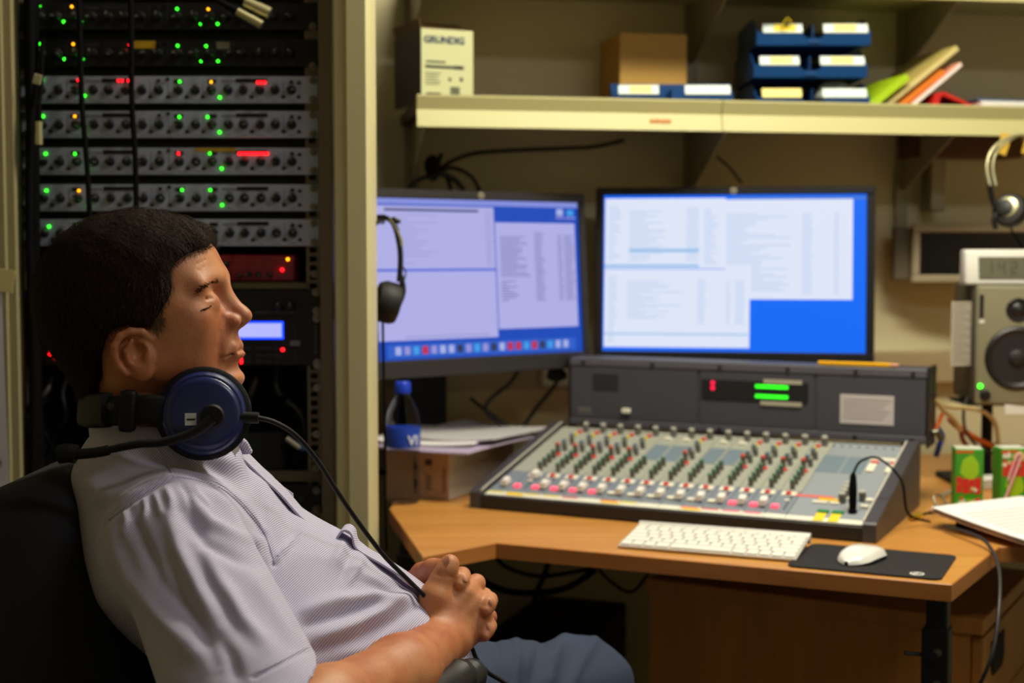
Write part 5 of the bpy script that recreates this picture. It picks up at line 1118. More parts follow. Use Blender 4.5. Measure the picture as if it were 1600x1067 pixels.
def proj(V):                                            # picture coordinates of world points (for laying folds on the cloth)
    x, y, z = V[:, 0], V[:, 1], V[:, 2] - CAMZ; dep = y * _cp - z * _sp; up = y * _sp + z * _cp
    return 800 + FPX * x / dep, 533.5 - FPX * up / dep
def np_mesh(name, V, Q, m, origin=(0, 0, 0)):
    me = bpy.data.meshes.new(name); V = V - np.array(origin)
    me.vertices.add(len(V)); me.vertices.foreach_set('co', V.astype(np.float32).ravel())
    me.loops.add(Q.size); me.loops.foreach_set('vertex_index', Q.astype(np.int32).ravel())
    me.polygons.add(len(Q)); me.polygons.foreach_set('loop_start', np.arange(0, Q.size, 4, dtype=np.int32)); me.polygons.foreach_set('loop_total', np.full(len(Q), 4, dtype=np.int32))
    me.polygons.foreach_set('use_smooth', np.ones(len(Q), dtype=bool)); me.materials.append(m); me.update(calc_edges=True); return me
def polydist(px, py, pts):                              # distance to an open polyline and parameter along it
    best = np.full(len(px), 1e9); tt = np.zeros(len(px)); n = len(pts) - 1
    for i in range(n):
        ax_, ay_ = pts[i]; bx, by = pts[i + 1]; dx, dy = bx - ax_, by - ay_; t = np.clip(((px - ax_) * dx + (py - ay_) * dy) / (dx * dx + dy * dy), 0, 1)
        d = np.hypot(px - ax_ - t * dx, py - ay_ - t * dy); m = d < best; best = np.where(m, d, best); tt = np.where(m, (i + t) / n, tt)
    return best, tt
def polysd(px, py, pts):                                # signed distance to a closed polygon, negative inside
    d, _ = polydist(px, py, list(pts) + [pts[0]]); ins = np.zeros(len(px), dtype=bool); n = len(pts); j = n - 1
    for i in range(n):
        xi, yi = pts[i]; xj, yj = pts[j]; c = ((yi > py) != (yj > py)) & (px < (xj - xi) * (py - yi) / (yj - yi + 1e-9) + xi); ins ^= c; j = i
    return np.where(ins, -d, d)

# ================================================================== THE SEATED MAN
HY = 1.50                                               # mid plane of the head
def hp_(px, py, d=0.0): return W(px, py, HY - d / 1000.0)   # d: millimetres towards the camera side
def fold(P): Q = P.copy(); Q[:, 1] = HY - np.abs(P[:, 1] - HY); return Q
def cranium(P):
    d = ell(P, hp_(184, 467), (0.0795, 0.0745, 0.0800)); d = smin(d, ell(P, hp_(243, 451), (0.068, 0.068, 0.0725)), 0.03)
    return smin(d, ell(P, hp_(293, 430), (0.0325, 0.052, 0.041)), 0.02)
EAR_R = rotm('Y', -20)
def head_f(P0):
    P = fold(P0); d = cranium(P)
    d = smin(d, ell(P, hp_(300, 512), (0.0445, 0.049, 0.052)), 0.02)
    d = smin(d, ell(P, hp_(292, 494, 45), (0.023, 0.017, 0.018)), 0.022)
    d = smin(d, ell(P, hp_(270, 540, 44), (0.03, 0.018, 0.03)), 0.03)
    d = smin(d, cap(P, hp_(236, 572, 50), hp_(340, 598, 16), 0.017, 0.014), 0.03)
    d = smin(d, ell(P, hp_(357.5, 589), (0.0165, 0.019, 0.0135)), 0.014)
    d = smin(d, ell(P, hp_(347, 545), (0.0195, 0.026, 0.022)), 0.012)
    # brow, orbit, eye
    d = smin(d, cap(P, hp_(339, 434, 8), hp_(313, 446, 45), 0.0072, 0.0065), 0.016)
    d = smax(d, -ell(P, hp_(347, 464, 30), (0.014, 0.016, 0.0115)), 0.014)
    d = smin(d, ell(P, hp_(324, 474, 33), (0.0128, 0.0132, 0.0122)), 0.009)
    # nose
    d = smin(d, cap(P, hp_(343, 448), hp_(369, 484), 0.0075, 0.0088), 0.010)
    d = smin(d, ell(P, hp_(380.5, 493.5), (0.0092, 0.0098, 0.0085)), 0.008)
    d = smin(d, cap(P, hp_(374, 505), hp_(364, 512), 0.0045, 0.0045), 0.007)
    d = smin(d, ell(P, hp_(361, 503, 13.5), (0.0105, 0.006, 0.0078)), 0.005)
    d = smax(d, -ell(P, hp_(374, 509, 7.5), (0.0055, 0.003, 0.0035)), 0.003)
    # crease beside the nose and mouth
    cr = chain(P, [(hp_(350, 498, 24), 0.0014), (hp_(347, 518, 30), 0.0022), (hp_(346, 542, 33), 0.002), (hp_(347, 566, 31), 0.001)], 0.002); d = smax(d, -cr, 0.007)
    # lips
    d = smin(d, chain(P, [(hp_(372, 538), 0.0046), (hp_(364, 543, 15), 0.0045), (hp_(350, 556, 25), 0.002)], 0.003), 0.005)
    d = smin(d, chain(P, [(hp_(376, 553), 0.0052), (hp_(366, 555, 14), 0.005), (hp_(351, 559, 24), 0.002)], 0.003), 0.005)
    d = smax(d, -chain(P, [(hp_(381, 545.5), 0.0010), (hp_(370, 549, 14), 0.0010), (hp_(347, 560, 28), 0.0008)], 0.001), 0.004)
    d = smax(d, -chain(P, [(hp_(388, 571), 0.005), (hp_(366, 572, 22), 0.005)], 0.001), 0.01)
    # eye slit and lid crease, forehead lines
    d = smax(d, -chain(P, [(hp_(330.5, 476.5, 44), 0.0006), (hp_(322, 481, 46.5), 0.0007), (hp_(312, 484, 47), 0.0005)], 0.001), 0.002)
    d = smax(d, -chain(P, [(hp_(332, 466, 42), 0.0005), (hp_(321, 467, 47), 0.0007), (hp_(309, 474, 50), 0.0005)], 0.001), 0.003)
    for py_, dx in ((404, 0), (414, 3), (423, 6)):
        d = smax(d, -chain(P, [(hp_(331 + dx, py_, 6), 0.0003), (hp_(318 + dx, py_ + 3, 33), 0.0004), (hp_(306 + dx, py_ + 9, 46), 0.0001)], 0.001), 0.0022)
    # neck
    d = smin(d, cap(P, hp_(203, 562), hp_(262, 725), 0.047, 0.051), 0.025)
    d = smin(d, cap(P, hp_(188, 560, 28), hp_(230, 690, 30), 0.018, 0.018), 0.03)
    d = smin(d, cap(P, hp_(290, 620, 8), hp_(285, 720, 10), 0.02, 0.03), 0.03)
    # ear
    e = ell(P, hp_(208, 553, 72), (0.0175, 0.0065, 0.0255), EAR_R)
    e = smin(e, ell(P, hp_(218, 560, 66), (0.014, 0.012, 0.02)), 0.008)
    e = smax(e, -ell(P, hp_(215, 554, 82), (0.0105, 0.0125, 0.0150), EAR_R), 0.004)
    e = smax(e, -ell(P, hp_(203, 538, 82), (0.0075, 0.006, 0.0075), EAR_R), 0.004)
    hel = [(234, 528, 70), (222, 518.5, 76), (204, 517.5, 80), (188, 525, 82), (179, 540, 82), (179, 557, 81), (186, 573, 79), (197, 584, 77)]
    e = smin(e, chain(P, [(hp_(*q), 0.0038) for q in hel], 0.002), 0.003)
    e = smin(e, chain(P, [(hp_(206, 532, 80), 0.0022), (hp_(196, 549, 80), 0.0026), (hp_(202, 567, 78), 0.0026), (hp_(214, 576, 76), 0.002)], 0.002), 0.003)
    e = smin(e, ell(P, hp_(222, 581, 74), (0.0115, 0.0048, 0.0105)), 0.006)
    e = smin(e, ell(P, hp_(232, 560, 73), (0.005, 0.0045, 0.0068)), 0.004)
    return smin(d, e, 0.003)

SKIN = mat('skin', (180, 112, 74), 0.5, sss=0.12, bump=(420, 0.12))
def skin_nodes(m):
    nt = m.node_tree; b = nt.nodes['Principled BSDF']; tc = nt.nodes.new('ShaderNodeTexCoord')
    n1 = nt.nodes.new('ShaderNodeTexNoise'); n1.inputs['Scale'].default_value = 22; n1.inputs['Detail'].default_value = 5
    n2 = nt.nodes.new('ShaderNodeTexNoise'); n2.inputs['Scale'].default_value = 260; n2.inputs['Detail'].default_value = 2
    cr = nt.nodes.new('ShaderNodeValToRGB'); cr.color_ramp.elements[0].color = lin((172, 98, 64)); cr.color_ramp.elements[1].color = lin((194, 130, 86)); cr.color_ramp.elements[0].position = .35; cr.color_ramp.elements[1].position = .65
    mx = nt.nodes.new('ShaderNodeMix'); mx.data_type = 'RGBA'; mx.inputs[7].default_value = lin((140, 74, 48))
    mr = nt.nodes.new('ShaderNodeMapRange'); mr.inputs[1].default_value = 0.6; mr.inputs[2].default_value = 0.8; mr.inputs[4].default_value = 0.45
    for n in (n1, n2): nt.links.new(tc.outputs['Object'], n.inputs['Vector'])
    nt.links.new(n1.outputs['Fac'], cr.inputs[0]); nt.links.new(cr.outputs[0], mx.inputs[6]); nt.links.new(n2.outputs['Fac'], mr.inputs[0]); nt.links.new(mr.outputs[0], mx.inputs[0]); nt.links.new(mx.outputs[2], b.inputs['Base Color'])
skin_nodes(SKIN)
PB = Vector((-0.15, 1.56, 0.0))
man = thing('person', 'man in a pale striped short-sleeved shirt and jeans, leaning back, hands clasped', 'person', PB)
c = W(215, 540, HY)
Vh, Qh = surfnet(head_f, (c.x - 0.125, HY - 0.105, c.z - 0.15), (c.x + 0.135, HY + 0.105, c.z + 0.14), 0.0016, 1)

# ---- arms and clasped hands
def A(px, py, Y): return W(px, py, Y)
def arms_f(P):
    r = chain(P, [(A(285, 850, 1.40), 0.050), (A(400, 1185, 1.235), 0.046)], 0.01)
    r = smin(r, chain(P, [(A(400, 1185, 1.235), 0.045), (A(510, 1108, 1.325), 0.0375), (A(626, 1050, 1.435), 0.0350), (A(694, 1001, 1.54), 0.0270)], 0.02), 0.02)
    hand = chain(P, [(A(684, 980, 1.545), 0.020), (A(724, 925, 1.563), 0.0125)], 0.01)
    for a, b in (((692, 986, 1.545), (742, 940, 1.568)), ((699, 995, 1.547), (749, 961, 1.568)), ((704, 1003, 1.55), (744, 984, 1.560))):
        hand = smin(hand, cap(P, A(*a), A(*b), 0.0185, 0.0118), 0.014)
    hand = smin(hand, ell(P, A(706, 962, 1.566), (0.028, 0.014, 0.026)), 0.02)
    th = chain(P, [(A(682, 972, 1.548), 0.019), (A(681, 930, 1.548), 0.0165), (A(688, 909, 1.551), 0.0128), (A(696, 893, 1.553), 0.0116), (A(701, 885, 1.555), 0.0108), (A(703, 880, 1.556), 0.0100)], 0.004)
    th = smin(th, ell(P, A(679, 946, 1.543), (0.0165, 0.014, 0.021)), 0.01)
    hand = smin(hand, th, 0.012)
    for a, b in (((694, 978, 1.532), (727, 926, 1.553)), ((700, 984, 1.532), (744, 940, 1.558)), ((706, 992, 1.534), (751, 961, 1.558)), ((709, 1000, 1.538), (746, 983, 1.551))):
        hand = smin(hand, cap(P, A(*a), A(*b), 0.0035, 0.0052), 0.009)          # tendons and knuckles
    hand = smin(hand, ell(P, A(716, 1003, 1.532), (0.008, 0.006, 0.008)), 0.012)  # wrist bone
    hand = smin(hand, cap(P, A(695, 932, 1.562), A(718, 930, 1.567), 0.011, 0.010), 0.012)
    hand = smax(hand, -chain(P, [(A(685, 897, 1.5425), 0.0007), (A(696, 898, 1.5385), 0.0011), (A(707, 902, 1.5455), 0.0007)], 0.001), 0.003)
    r = smin(r, hand, 0.014)
    fk = 0.003
    fing = chain(P, [(A(724, 925, 1.563), 0.0122), (A(744, 911, 1.588), 0.0102), (A(744, 916, 1.625), 0.009)], fk)
    fing = np.minimum(fing, chain(P, [(A(742, 940, 1.568), 0.0118), (A(756, 932, 1.592), 0.0098), (A(756, 934, 1.625), 0.009)], fk))
    fing = np.minimum(fing, chain(P, [(A(749, 961, 1.568), 0.0115), (A(763, 964, 1.592), 0.0095), (A(757, 962, 1.622), 0.0085)], fk))
    fing = np.minimum(fing, chain(P, [(A(744, 984, 1.560), 0.0108), (A(752, 990, 1.588), 0.0088), (A(745, 985, 1.615), 0.008)], fk))
    r = smin(r, fing, 0.006)
    # left hand behind, its finger tips coming forward between the right knuckles
    l = chain(P, [(A(330, 850, 1.74), 0.048), (A(520, 1010, 1.84), 0.042), (A(600, 960, 1.74), 0.033), (A(655, 930, 1.66), 0.026)], 0.02)
    l = smin(l, ell(P, A(706, 945, 1.618), (0.042, 0.017, 0.036)), 0.03)
    l = smin(l, chain(P, [(A(645, 918, 1.64), 0.018), (A(660, 897, 1.612), 0.0128), (A(676, 889, 1.592), 0.0112), (A(690, 886, 1.582), 0.0098)], 0.006), 0.01)
    for q in ([(712, 905, 1.605, .0098), (722, 899, 1.576, .0092), (721, 906, 1.557, .0086), (718.5, 914, 1.551, .0072)],
              [(752, 938, 1.605, .0098), (764, 938, 1.578, .0094), (762, 945, 1.560, .0088), (758.5, 954, 1.553, .0074)],
              [(754, 975, 1.60, .0088), (764, 978, 1.574, .0083), (761, 985, 1.556, .0076), (757, 994, 1.549, .0065)]):
        l = np.minimum(l, chain(P, [(A(*a[:3]), a[3]) for a in q], 0.004))
    return smin(r, l, 0.0015)
Va, Qa = surfnet(arms_f, (-0.42, 1.19, 0.66), (0.0, 1.92, 1.06), 0.0019, 1)
# torso core under the shirt joins head and arms
def core_f(P): return smin(chain(P, [(A(235, 720, 1.56), 0.055), (A(290, 850, 1.56), 0.085), (A(470, 1000, 1.56), 0.1), (A(575, 1110, 1.57), 0.09)], 0.05), cap(P, A(275, 850, 1.41), A(320, 840, 1.72), 0.05, 0.05), 0.05)
Vc, Qc = surfnet(core_f, (-0.52, 1.3, 0.55), (0.05, 1.85, 1.12), 0.008, 1)
Vb = np.concatenate([Vh, Va, Vc]); Qb = np.concatenate([Qh, Qa + len(Vh), Qc + len(Vh) + len(Va)])
body = obj('body', np_mesh('body', Vb, Qb, SKIN, PB), man)

# ---- hair
HAIRP = [(334, 368), (328, 384), (316, 389), (296, 396), (278, 408), (266, 424), (270, 446), (266, 468), (256, 488), (247, 506), (236, 526), (227, 516), (205, 508), (183, 512), (168, 524), (160, 552), (163, 590), (150, 612), (132, 626), (60, 660), (0, 500), (20, 330), (200, 280), (330, 300), (350, 350)]
def hair_f(P0):
    P = fold(P0); d = smin(cranium(P), cap(P, hp_(196, 560), hp_(215, 640), 0.049, 0.049), 0.03)
    px, py = proj(P); sd = polysd(px, py, HAIRP) * 0.00066
    nz = 0.0007 * np.sin(px * 0.11 + 2 * np.sin(py * 0.04)) * np.sin(py * 0.09 + px * 0.03)
    th = 0.0075 + nz; th = th * np.clip(-sd / 0.012, 0.05, 1) ** 0.6
    lift = 0.003 * np.exp(-((px - 315) ** 2 + (py - 365) ** 2) / 700.0)
    return smax(d - th - lift, sd, 0.003)
HAIR = mat('hair_dark_brown', (28, 18, 13), 0.8, bump=(260, 0.35), spec=0.1)
Vx, Qx = surfnet(hair_f, (c.x - 0.13, HY - 0.105, c.z - 0.08), (c.x + 0.1, HY + 0.105, c.z + 0.15), 0.002, 1)
hair = obj('hair', np_mesh('hair', Vx, Qx, HAIR, PB), man)
Nx = vnormals(Vx, Qx); rng = np.random.RandomState(3)
hx_, hy_ = proj(Vx); pick = rng.choice(len(Vx), min(len(Vx), 22000), replace=False)
cc = np.array(hp_(215, 400)); sv = []; sf = []
for i in pick:
    p = Vx[i]; nrm = Nx[i]
    if p[1] > HY + 0.03: continue
    fl = np.array((0.55 if hy_[i] < 430 else -0.1, -0.15, -0.75 if hy_[i] > 380 else -0.1)) + rng.randn(3) * 0.22
    fl -= nrm * (fl @ nrm); fl /= np.linalg.norm(fl) + 1e-9; L = rng.uniform(0.008, 0.018); side = np.cross(fl, nrm) * 0.00022
    a = p - nrm * 0.001; b = p + fl * L * 0.6 + nrm * 0.0022; t_ = p + fl * L + nrm * rng.uniform(-0.001, 0.0016)
    o = len(sv); sv += [a - side, a + side, b + side * .8, b - side * .8, t_]; sf += [(o, o + 1, o + 2, o + 3), (o + 3, o + 2, o + 4)]
me = bpy.data.meshes.new('hair_strands'); me.from_pydata([tuple(np.array(v) - np.array(PB)) for v in sv], [], sf)
HAIR2 = mat('hair_strand', (46, 30, 21), 0.65, spec=0.12); me.materials.append(HAIR2); me.update()
tag(obj('hair_strands', me, hair), kind='stuff')
# eyebrow, lashes: short strands
def strands(name, pts, n, L, wdt, m, dirv, spread=0.25, off=0.001):
    vs = []; fs = []; rg = np.random.RandomState(11)
    pts = spline([Vector(p) for p in pts], 8)
    for _ in range(n):
        u = rg.rand() * (len(pts) - 1); i = int(u); p = pts[i].lerp(pts[min(i + 1, len(pts) - 1)], u - i)
        p = p + Vector(rg.randn(3) * wdt) + Vector((0, -off, 0)); d = Vector(dirv) + Vector(rg.randn(3) * spread); d.normalize(); s_ = d.cross(Vector((0.2, 1, 0.1))).normalized() * 0.00028
        o = len(vs); vs += [p - s_ - PB, p + s_ - PB, p + d * L * rg.uniform(.6, 1.1) - PB]; fs.append((o, o + 1, o + 2))
    me = bpy.data.meshes.new(name); me.from_pydata([tuple(v) for v in vs], [], fs); me.materials.append(m); me.update()
    return tag(obj(name, me, man), kind='stuff')
BROW = mat('brow_hair', (66, 42, 28), 0.7, spec=0.1)
def on_skin(px, py, f=None):                             # first skin point along the line of sight
    r = np.array(ray(px, py)); r /= r[1]; ys = np.arange(1.38, 1.62, 0.0008, dtype=np.float32)
    P = np.stack([r[0] * ys, ys, CAMZ + r[2] * ys], 1).astype(np.float32); d = (f or head_f)(P); k = np.argmax(d < 0)
    return Vector(P[k]) if d.min() < 0 else Vector(P[np.argmin(d)])
strands('eyebrow', [on_skin(341, 439), on_skin(336, 439), on_skin(330, 441), on_skin(324, 445), on_skin(318, 450), on_skin(311, 457)], 240, 0.0075, 0.0010, BROW, (-0.8, -0.25, 0.15))
strands('eyelashes', [on_skin(330, 477), on_skin(326, 479.5), on_skin(322, 481.5), on_skin(318, 483), on_skin(313, 484.5)], 90, 0.0026, 0.0003, BROW, (0.5, -0.5, -0.6), 0.2)
strands('sideburn', [on_skin(252, 492), on_skin(248, 502), on_skin(243, 514)], 260, 0.009, 0.0028, mat('grey_hair', (92, 76, 62), 0.5), (0.35, -0.2, -0.7))
# finger nails
NAIL = mat('nail', (192, 128, 94), 0.55)
def nail(px, py, Y, nrm, up, w, h):
    nrm = Vector(nrm).normalized(); up = Vector(up); up = (up - nrm * up.dot(nrm)).normalized(); sx_ = up.cross(nrm)
    mb = MB(); vs = []; fs = []; N = 10
    for j in range(5):
        for i in range(N):
            a_ = 2 * math.pi * i / N; rr_ = (j + 0.35) / 4.35; x, y = math.cos(a_) * rr_, math.sin(a_) * rr_
            vs.append(sx_ * x * w + up * y * h + nrm * (0.0012 - 0.0022 * rr_ * rr_ * (0.4 + x * x)))
    for j in range(4):
        for i in range(N): fs.append((j * N + i, j * N + (i + 1) % N, (j + 1) * N + (i + 1) % N, (j + 1) * N + i))
    fs.append(tuple(range(N)))
    if (vs[1] - vs[0]).cross(vs[2] - vs[1]).dot(nrm) < 0: fs = [f_[::-1] for f_ in fs]
    fs = [f_[::-1] for f_ in fs[:-1]] + fs[-1:]
    mb.add(vs, fs); p = on_skin(px, py, arms_f) if Y is None else A(px, py, Y)
    obj('fingernail', mb.mesh('fingernail', NAIL, 60), body, p - PB + nrm * 0.0002)
nail(695, 877, None, (-0.65, -0.6, 0.45), (0.35, 0, 0.9), 0.0062, 0.007)
nail(768, 941, None, (0.75, -0.6, 0.3), (0.3, 0, 0.9), 0.004, 0.0045)
nail(765, 980, None, (0.75, -0.6, 0.3), (0.3, 0, 0.9), 0.004, 0.005)
nail(727.5, 903, None, (0.6, -0.5, 0.6), (0.2, 0.3, 0.9), 0.0045, 0.005)

# ---- shirt
TY = 1.555
def epts(P, ratio): Q = P.copy(); Q[:, 1] = TY + (P[:, 1] - TY) * ratio; return Q
def T(px, py): return W(px, py, TY)
def torso_f(P):
    q = epts(P, 0.64)
    d = chain(q, [(T(240, 768), 0.083), (T(288, 838), 0.107), (T(360, 908), 0.102), (T(450, 982), 0.117)], 0.02)
    d = smin(d, cap(epts(P, 1.12), T(450, 985), T(580, 1076), 0.118, 0.117), 0.025)
    d = smin(d, cap(P, T(238, 742), W(278, 846, 1.41), 0.052, 0.058), 0.05)
    return smin(d, cap(P, T(238, 742), W(305, 820, 1.735), 0.052, 0.058), 0.05)
SL0, SL1 = W(282, 853, 1.392), W(384, 1082, 1.292)
FL0, FL1 = W(318, 835, 1.75), W(470, 980, 1.83)
def shirt_f(P):
    d = torso_f(P)
    # near sleeve: flared tube cut off at the hem, hollow inside
    ax_ = (SL1 - SL0).normalized(); s_ = cap(P, SL0, SL1 + ax_ * 0.09, 0.0635, 0.0765)
    s_ = smin(s_, ell(P, W(250, 850, 1.40), (0.055, 0.045, 0.06)), 0.04)
    hn = Vector((0.42, 0.10, -0.90)).normalized(); along = (P - np3(W(489, 1026, 1.31))) @ np3(hn)
    d = smin(d, s_, 0.010)
    hole = smax(cap(P, SL0.lerp(SL1, 0.72), SL1 + ax_ * 0.12, 0.060, 0.0725), -(along + 0.05), 0.004)
    inner = np.maximum(-hole, -1.0)
    armzone = (along > -0.05) & (s_ < 0.02)
    d = np.where(armzone, np.maximum(d, inner), d)
    lim = np.where(s_ < 0.012, along - 0.0, -1.0); tor = torso_f(P)
    d = np.maximum(d, np.minimum(lim, tor))
    f_ = cap(P, FL0, FL1, 0.058, 0.062); d = smin(d, f_, 0.03)
    # collar: a folded band round the neck
    YC = 1.508; q = P.copy(); q[:, 1] = YC + (P[:, 1] - YC) * 0.92; cn0, cn1 = W(264, 738, YC), W(238, 652, YC); axc = (cn1 - cn0).normalized()
    co = cap(q, cn0, cn1 + axc * 0.03, 0.079, 0.0605); ci = cap(q, cn0 - axc * 0.01, cn1 + axc * 0.06, 0.068, 0.0545)
    top = (P - np3(cn1)) @ np3(axc); tilt_ = (P[:, 0] - cn1.x) * 0.35
    col = np.maximum(np.maximum(co, -ci), top + tilt_ - 0.0)
    d = smin(np.maximum(d, -np.maximum(ci, -(top + 0.09))), col, 0.008)
    return d
Vs, Qs = surfnet(shirt_f, (-0.53, 1.19, 0.60), (0.02, 1.93, 1.09), 0.0026, 2)
Ns = vnormals(Vs, Qs); spx, spy = proj(Vs); facing = np.clip((-(Ns * (Vs - np.array((0, 0, CAMZ)))).sum(1) / np.linalg.norm(Vs - np.array((0, 0, CAMZ)), axis=1)) * 1.6, 0, 1); facing *= (Vs[:, 1] < 1.62)
disp = np.zeros(len(Vs))
def ridge(pts, amp, w, taper=True):
    global disp
    d_, t_ = polydist(spx, spy, pts); a_ = 1.45 * amp * (np.sin(np.pi * np.clip(t_, 0.02, 0.98)) ** 0.6 if taper else 1.0)
    disp += a_ * 0.001 * (np.exp(-(d_ / w) ** 2) - 0.35 * np.exp(-(d_ / (2.2 * w)) ** 2))
SEAM = [(152, 838), (170, 812), (205, 784), (240, 761), (272, 746), (310, 751), (345, 763), (374, 786), (400, 815), (416, 838), (430, 880)]
ridge(SEAM, -4.5, 5.0, False); ridge([(x - 2, y - 8) for x, y in SEAM], 2.5, 6.0, False)
# sleeve folds
for pts_, amp, w_ in (([(176, 818), (178, 860), (196, 900), (240, 955), (300, 1020)], 7, 14), ([(205, 800), (225, 850), (248, 905), (290, 960)], -6, 13), ([(268, 760), (262, 800), (280, 860), (310, 920), (345, 975)], 6, 15),
                      ([(290, 770), (330, 815), (375, 838), (415, 850)], 6, 10), ([(285, 800), (325, 850), (370, 870), (425, 890)], -5, 11), ([(310, 850), (345, 910), (380, 965), (420, 1010)], 7, 14), ([(250, 850), (285, 930), (315, 985), (345, 1050)], -6, 15),
                      ([(335, 985), (360, 1025), (372, 1067)], -4, 13), ([(330, 760), (360, 790), (385, 830), (412, 868)], 5, 9), ([(395, 900), (430, 940), (455, 985), (470, 1010)], 4, 13),
                      ([(240, 768), (248, 790), (252, 810)], 3, 5), ([(258, 760), (268, 785), (270, 805)], 3, 5), ([(300, 756), (312, 775), (330, 790)], 3, 5), ([(280, 752), (292, 772), (300, 795)], -3, 5), ([(195, 795), (200, 815), (195, 840)], 4, 7), ([(225, 776), (228, 796), (222, 815)], 3, 5)):
    ridge(pts_, amp, w_)
ridge([(396, 1058), (440, 1038), (486, 1014)], -1.8, 3.5, False)
# yoke and chest
for pts_, amp, w_ in (([(125, 745), (160, 770), (200, 775), (235, 757)], 4, 16), ([(140, 800), (160, 795), (190, 778)], -4, 10), ([(175, 705), (215, 722), (250, 735), (265, 748)], 3, 7), ([(255, 710), (262, 728), (272, 744)], -2.0, 3),
                      ([(330, 705), (370, 725), (410, 760), (428, 800), (432, 850)], 4, 12), ([(385, 740), (402, 780), (415, 830)], -5, 9), ([(300, 715), (345, 735), (385, 770)], -3, 9), ([(432, 873), (452, 850), (478, 826)], 3.5, 6), ([(445, 790), (460, 830), (455, 860)], -3, 12),
                      ([(462, 958), (522, 938), (580, 930), (640, 938)], 6, 10), ([(480, 1002), (550, 975), (610, 945), (650, 925)], 7, 11), ([(470, 980), (540, 958), (600, 940)], -6, 9), ([(486, 1022), (560, 1000), (620, 968), (655, 945)], -5, 9), ([(540, 838), (530, 862), (516, 890)], 5, 8), ([(556, 850), (545, 875), (530, 905)], -4, 7), ([(570, 868), (555, 895), (540, 915)], 4, 7), ([(590, 895), (620, 910), (650, 928)], 3, 6), ([(560, 905), (600, 918), (640, 935)], -3, 6)):
    ridge(pts_, amp, w_)
disp += 0.0008 * np.sin(spx * 0.031 + 2 * np.sin(spy * 0.021)) * np.sin(spy * 0.037 + 1.3 * np.sin(spx * 0.017)) * 2
Vs = Vs + Ns * (disp * facing)[:, None]
SHIRT = mat('shirt_cloth', (186, 180, 194), 0.85)
nt = SHIRT.node_tree; b_ = nt.nodes['Principled BSDF']; tc = nt.nodes.new('ShaderNodeTexCoord'); mpn = nt.nodes.new('ShaderNodeMapping'); mpn.inputs['Rotation'].default_value = (0, R(-38), R(10))
wv = nt.nodes.new('ShaderNodeTexWave'); wv.inputs['Scale'].default_value = 150; wv.inputs['Distortion'].default_value = 0.4; wv.bands_direction = 'X'
cr = nt.nodes.new('ShaderNodeValToRGB'); cr.color_ramp.elements[0].color = lin((146, 140, 174)); cr.color_ramp.elements[1].color = lin((204, 199, 218)); cr.color_ramp.elements[0].position = .3; cr.color_ramp.elements[1].position = .65
nt.links.new(tc.outputs['Object'], mpn.inputs[0]); nt.links.new(mpn.outputs[0], wv.inputs['Vector']); nt.links.new(wv.outputs['Fac'], cr.inputs[0]); nt.links.new(cr.outputs[0], b_.inputs['Base Color'])
b_.inputs['Sheen Weight'].default_value = 0.15
shirt = obj('shirt', np_mesh('shirt', Vs, Qs, SHIRT, PB), man)
# stitched seams, laid on the finished cloth
from mathutils.bvhtree import BVHTree
bvh = BVHTree.FromPolygons([Vector(v) for v in Vs.tolist()], Qs.tolist())
def on_cloth(px, py):
    h = bvh.ray_cast(Vector((0, 0, CAMZ)), ray(px, py).normalized()); return h[0]
def seam(name, pts, r, off=0.0):
    q = [Vector((x, y, 0)) for x, y in pts]; q = [on_cloth(p.x, p.y) for p in spline(q, 6)]; q = [p - PB for p in q if p is not None]
    obj(name, MB().tube(q, r, 6, smooth=False).mesh(name, SHIRT, 60), shirt)
seam('sleeve_seam', SEAM[1:], 0.0011); seam('sleeve_seam', [(x - 1, y - 6) for x, y in SEAM[2:-1]], 0.0007)
seam('shoulder_seam', [(246, 700), (256, 715), (264, 730), (271, 745)], 0.0009); seam('hem_stitch', [(402, 1050), (440, 1032), (480, 1010)], 0.0007)
seam('side_seam', [(434, 868), (452, 850), (470, 832)], 0.0009)
# button placket with its loose edge
pl = [(366, 690, 1.535), (378, 704, 1.548), (411, 737, 1.555), (441, 765, 1.555), (471, 799, 1.555), (488, 812, 1.555), (509, 838, 1.553), (522, 843, 1.55), (530, 832, 1.55), (537, 823, 1.55), (545, 822, 1.55), (552, 829, 1.55), (561, 851, 1.553), (599, 874, 1.555), (629, 893, 1.555), (659, 915, 1.555), (690, 940, 1.56)]
obj('placket', MB().ribbon([A(x, y + 3, Y) - PB for x, y, Y in pl], (0, 1, 0), 0.034, 0.0022, sub=5).mesh('placket', SHIRT, 60), shirt)
m = MB(); pq = [A(*q) - PB for q in ((410, 738, 1.60), (458, 771, 1.60), (459, 792, 1.595), (430, 765, 1.595))]; off = Vector((0, 0.0015, 0))
m.add(pq + [p_ + off for p_ in pq], [(0, 1, 2, 3), (7, 6, 5, 4), (0, 4, 5, 1), (1, 5, 6, 2), (2, 6, 7, 3), (3, 7, 4, 0)]); obj('open_facing', m.mesh('open_facing', SHIRT, 0), shirt)
obj('collar_tip', MB().strap([A(x, y, Y) - PB for x, y, Y in ((345, 712, 1.495), (356, 700, 1.505), (366, 692, 1.515), (376, 694, 1.525), (384, 706, 1.535))], (0.3, -0.6, 0.5), 0.016, 0.007).mesh('collar_tip', SHIRT, 60), shirt)
for x, y, Y in ((366, 701, 1.492), ):
    obj('button', MB().cyl(A(x, y, Y) - PB, A(x, y, Y - 0.003) - PB, 0.0055, n=14).mesh('button', mat('shirt_button', (214, 206, 190), 0.4), 40), shirt)

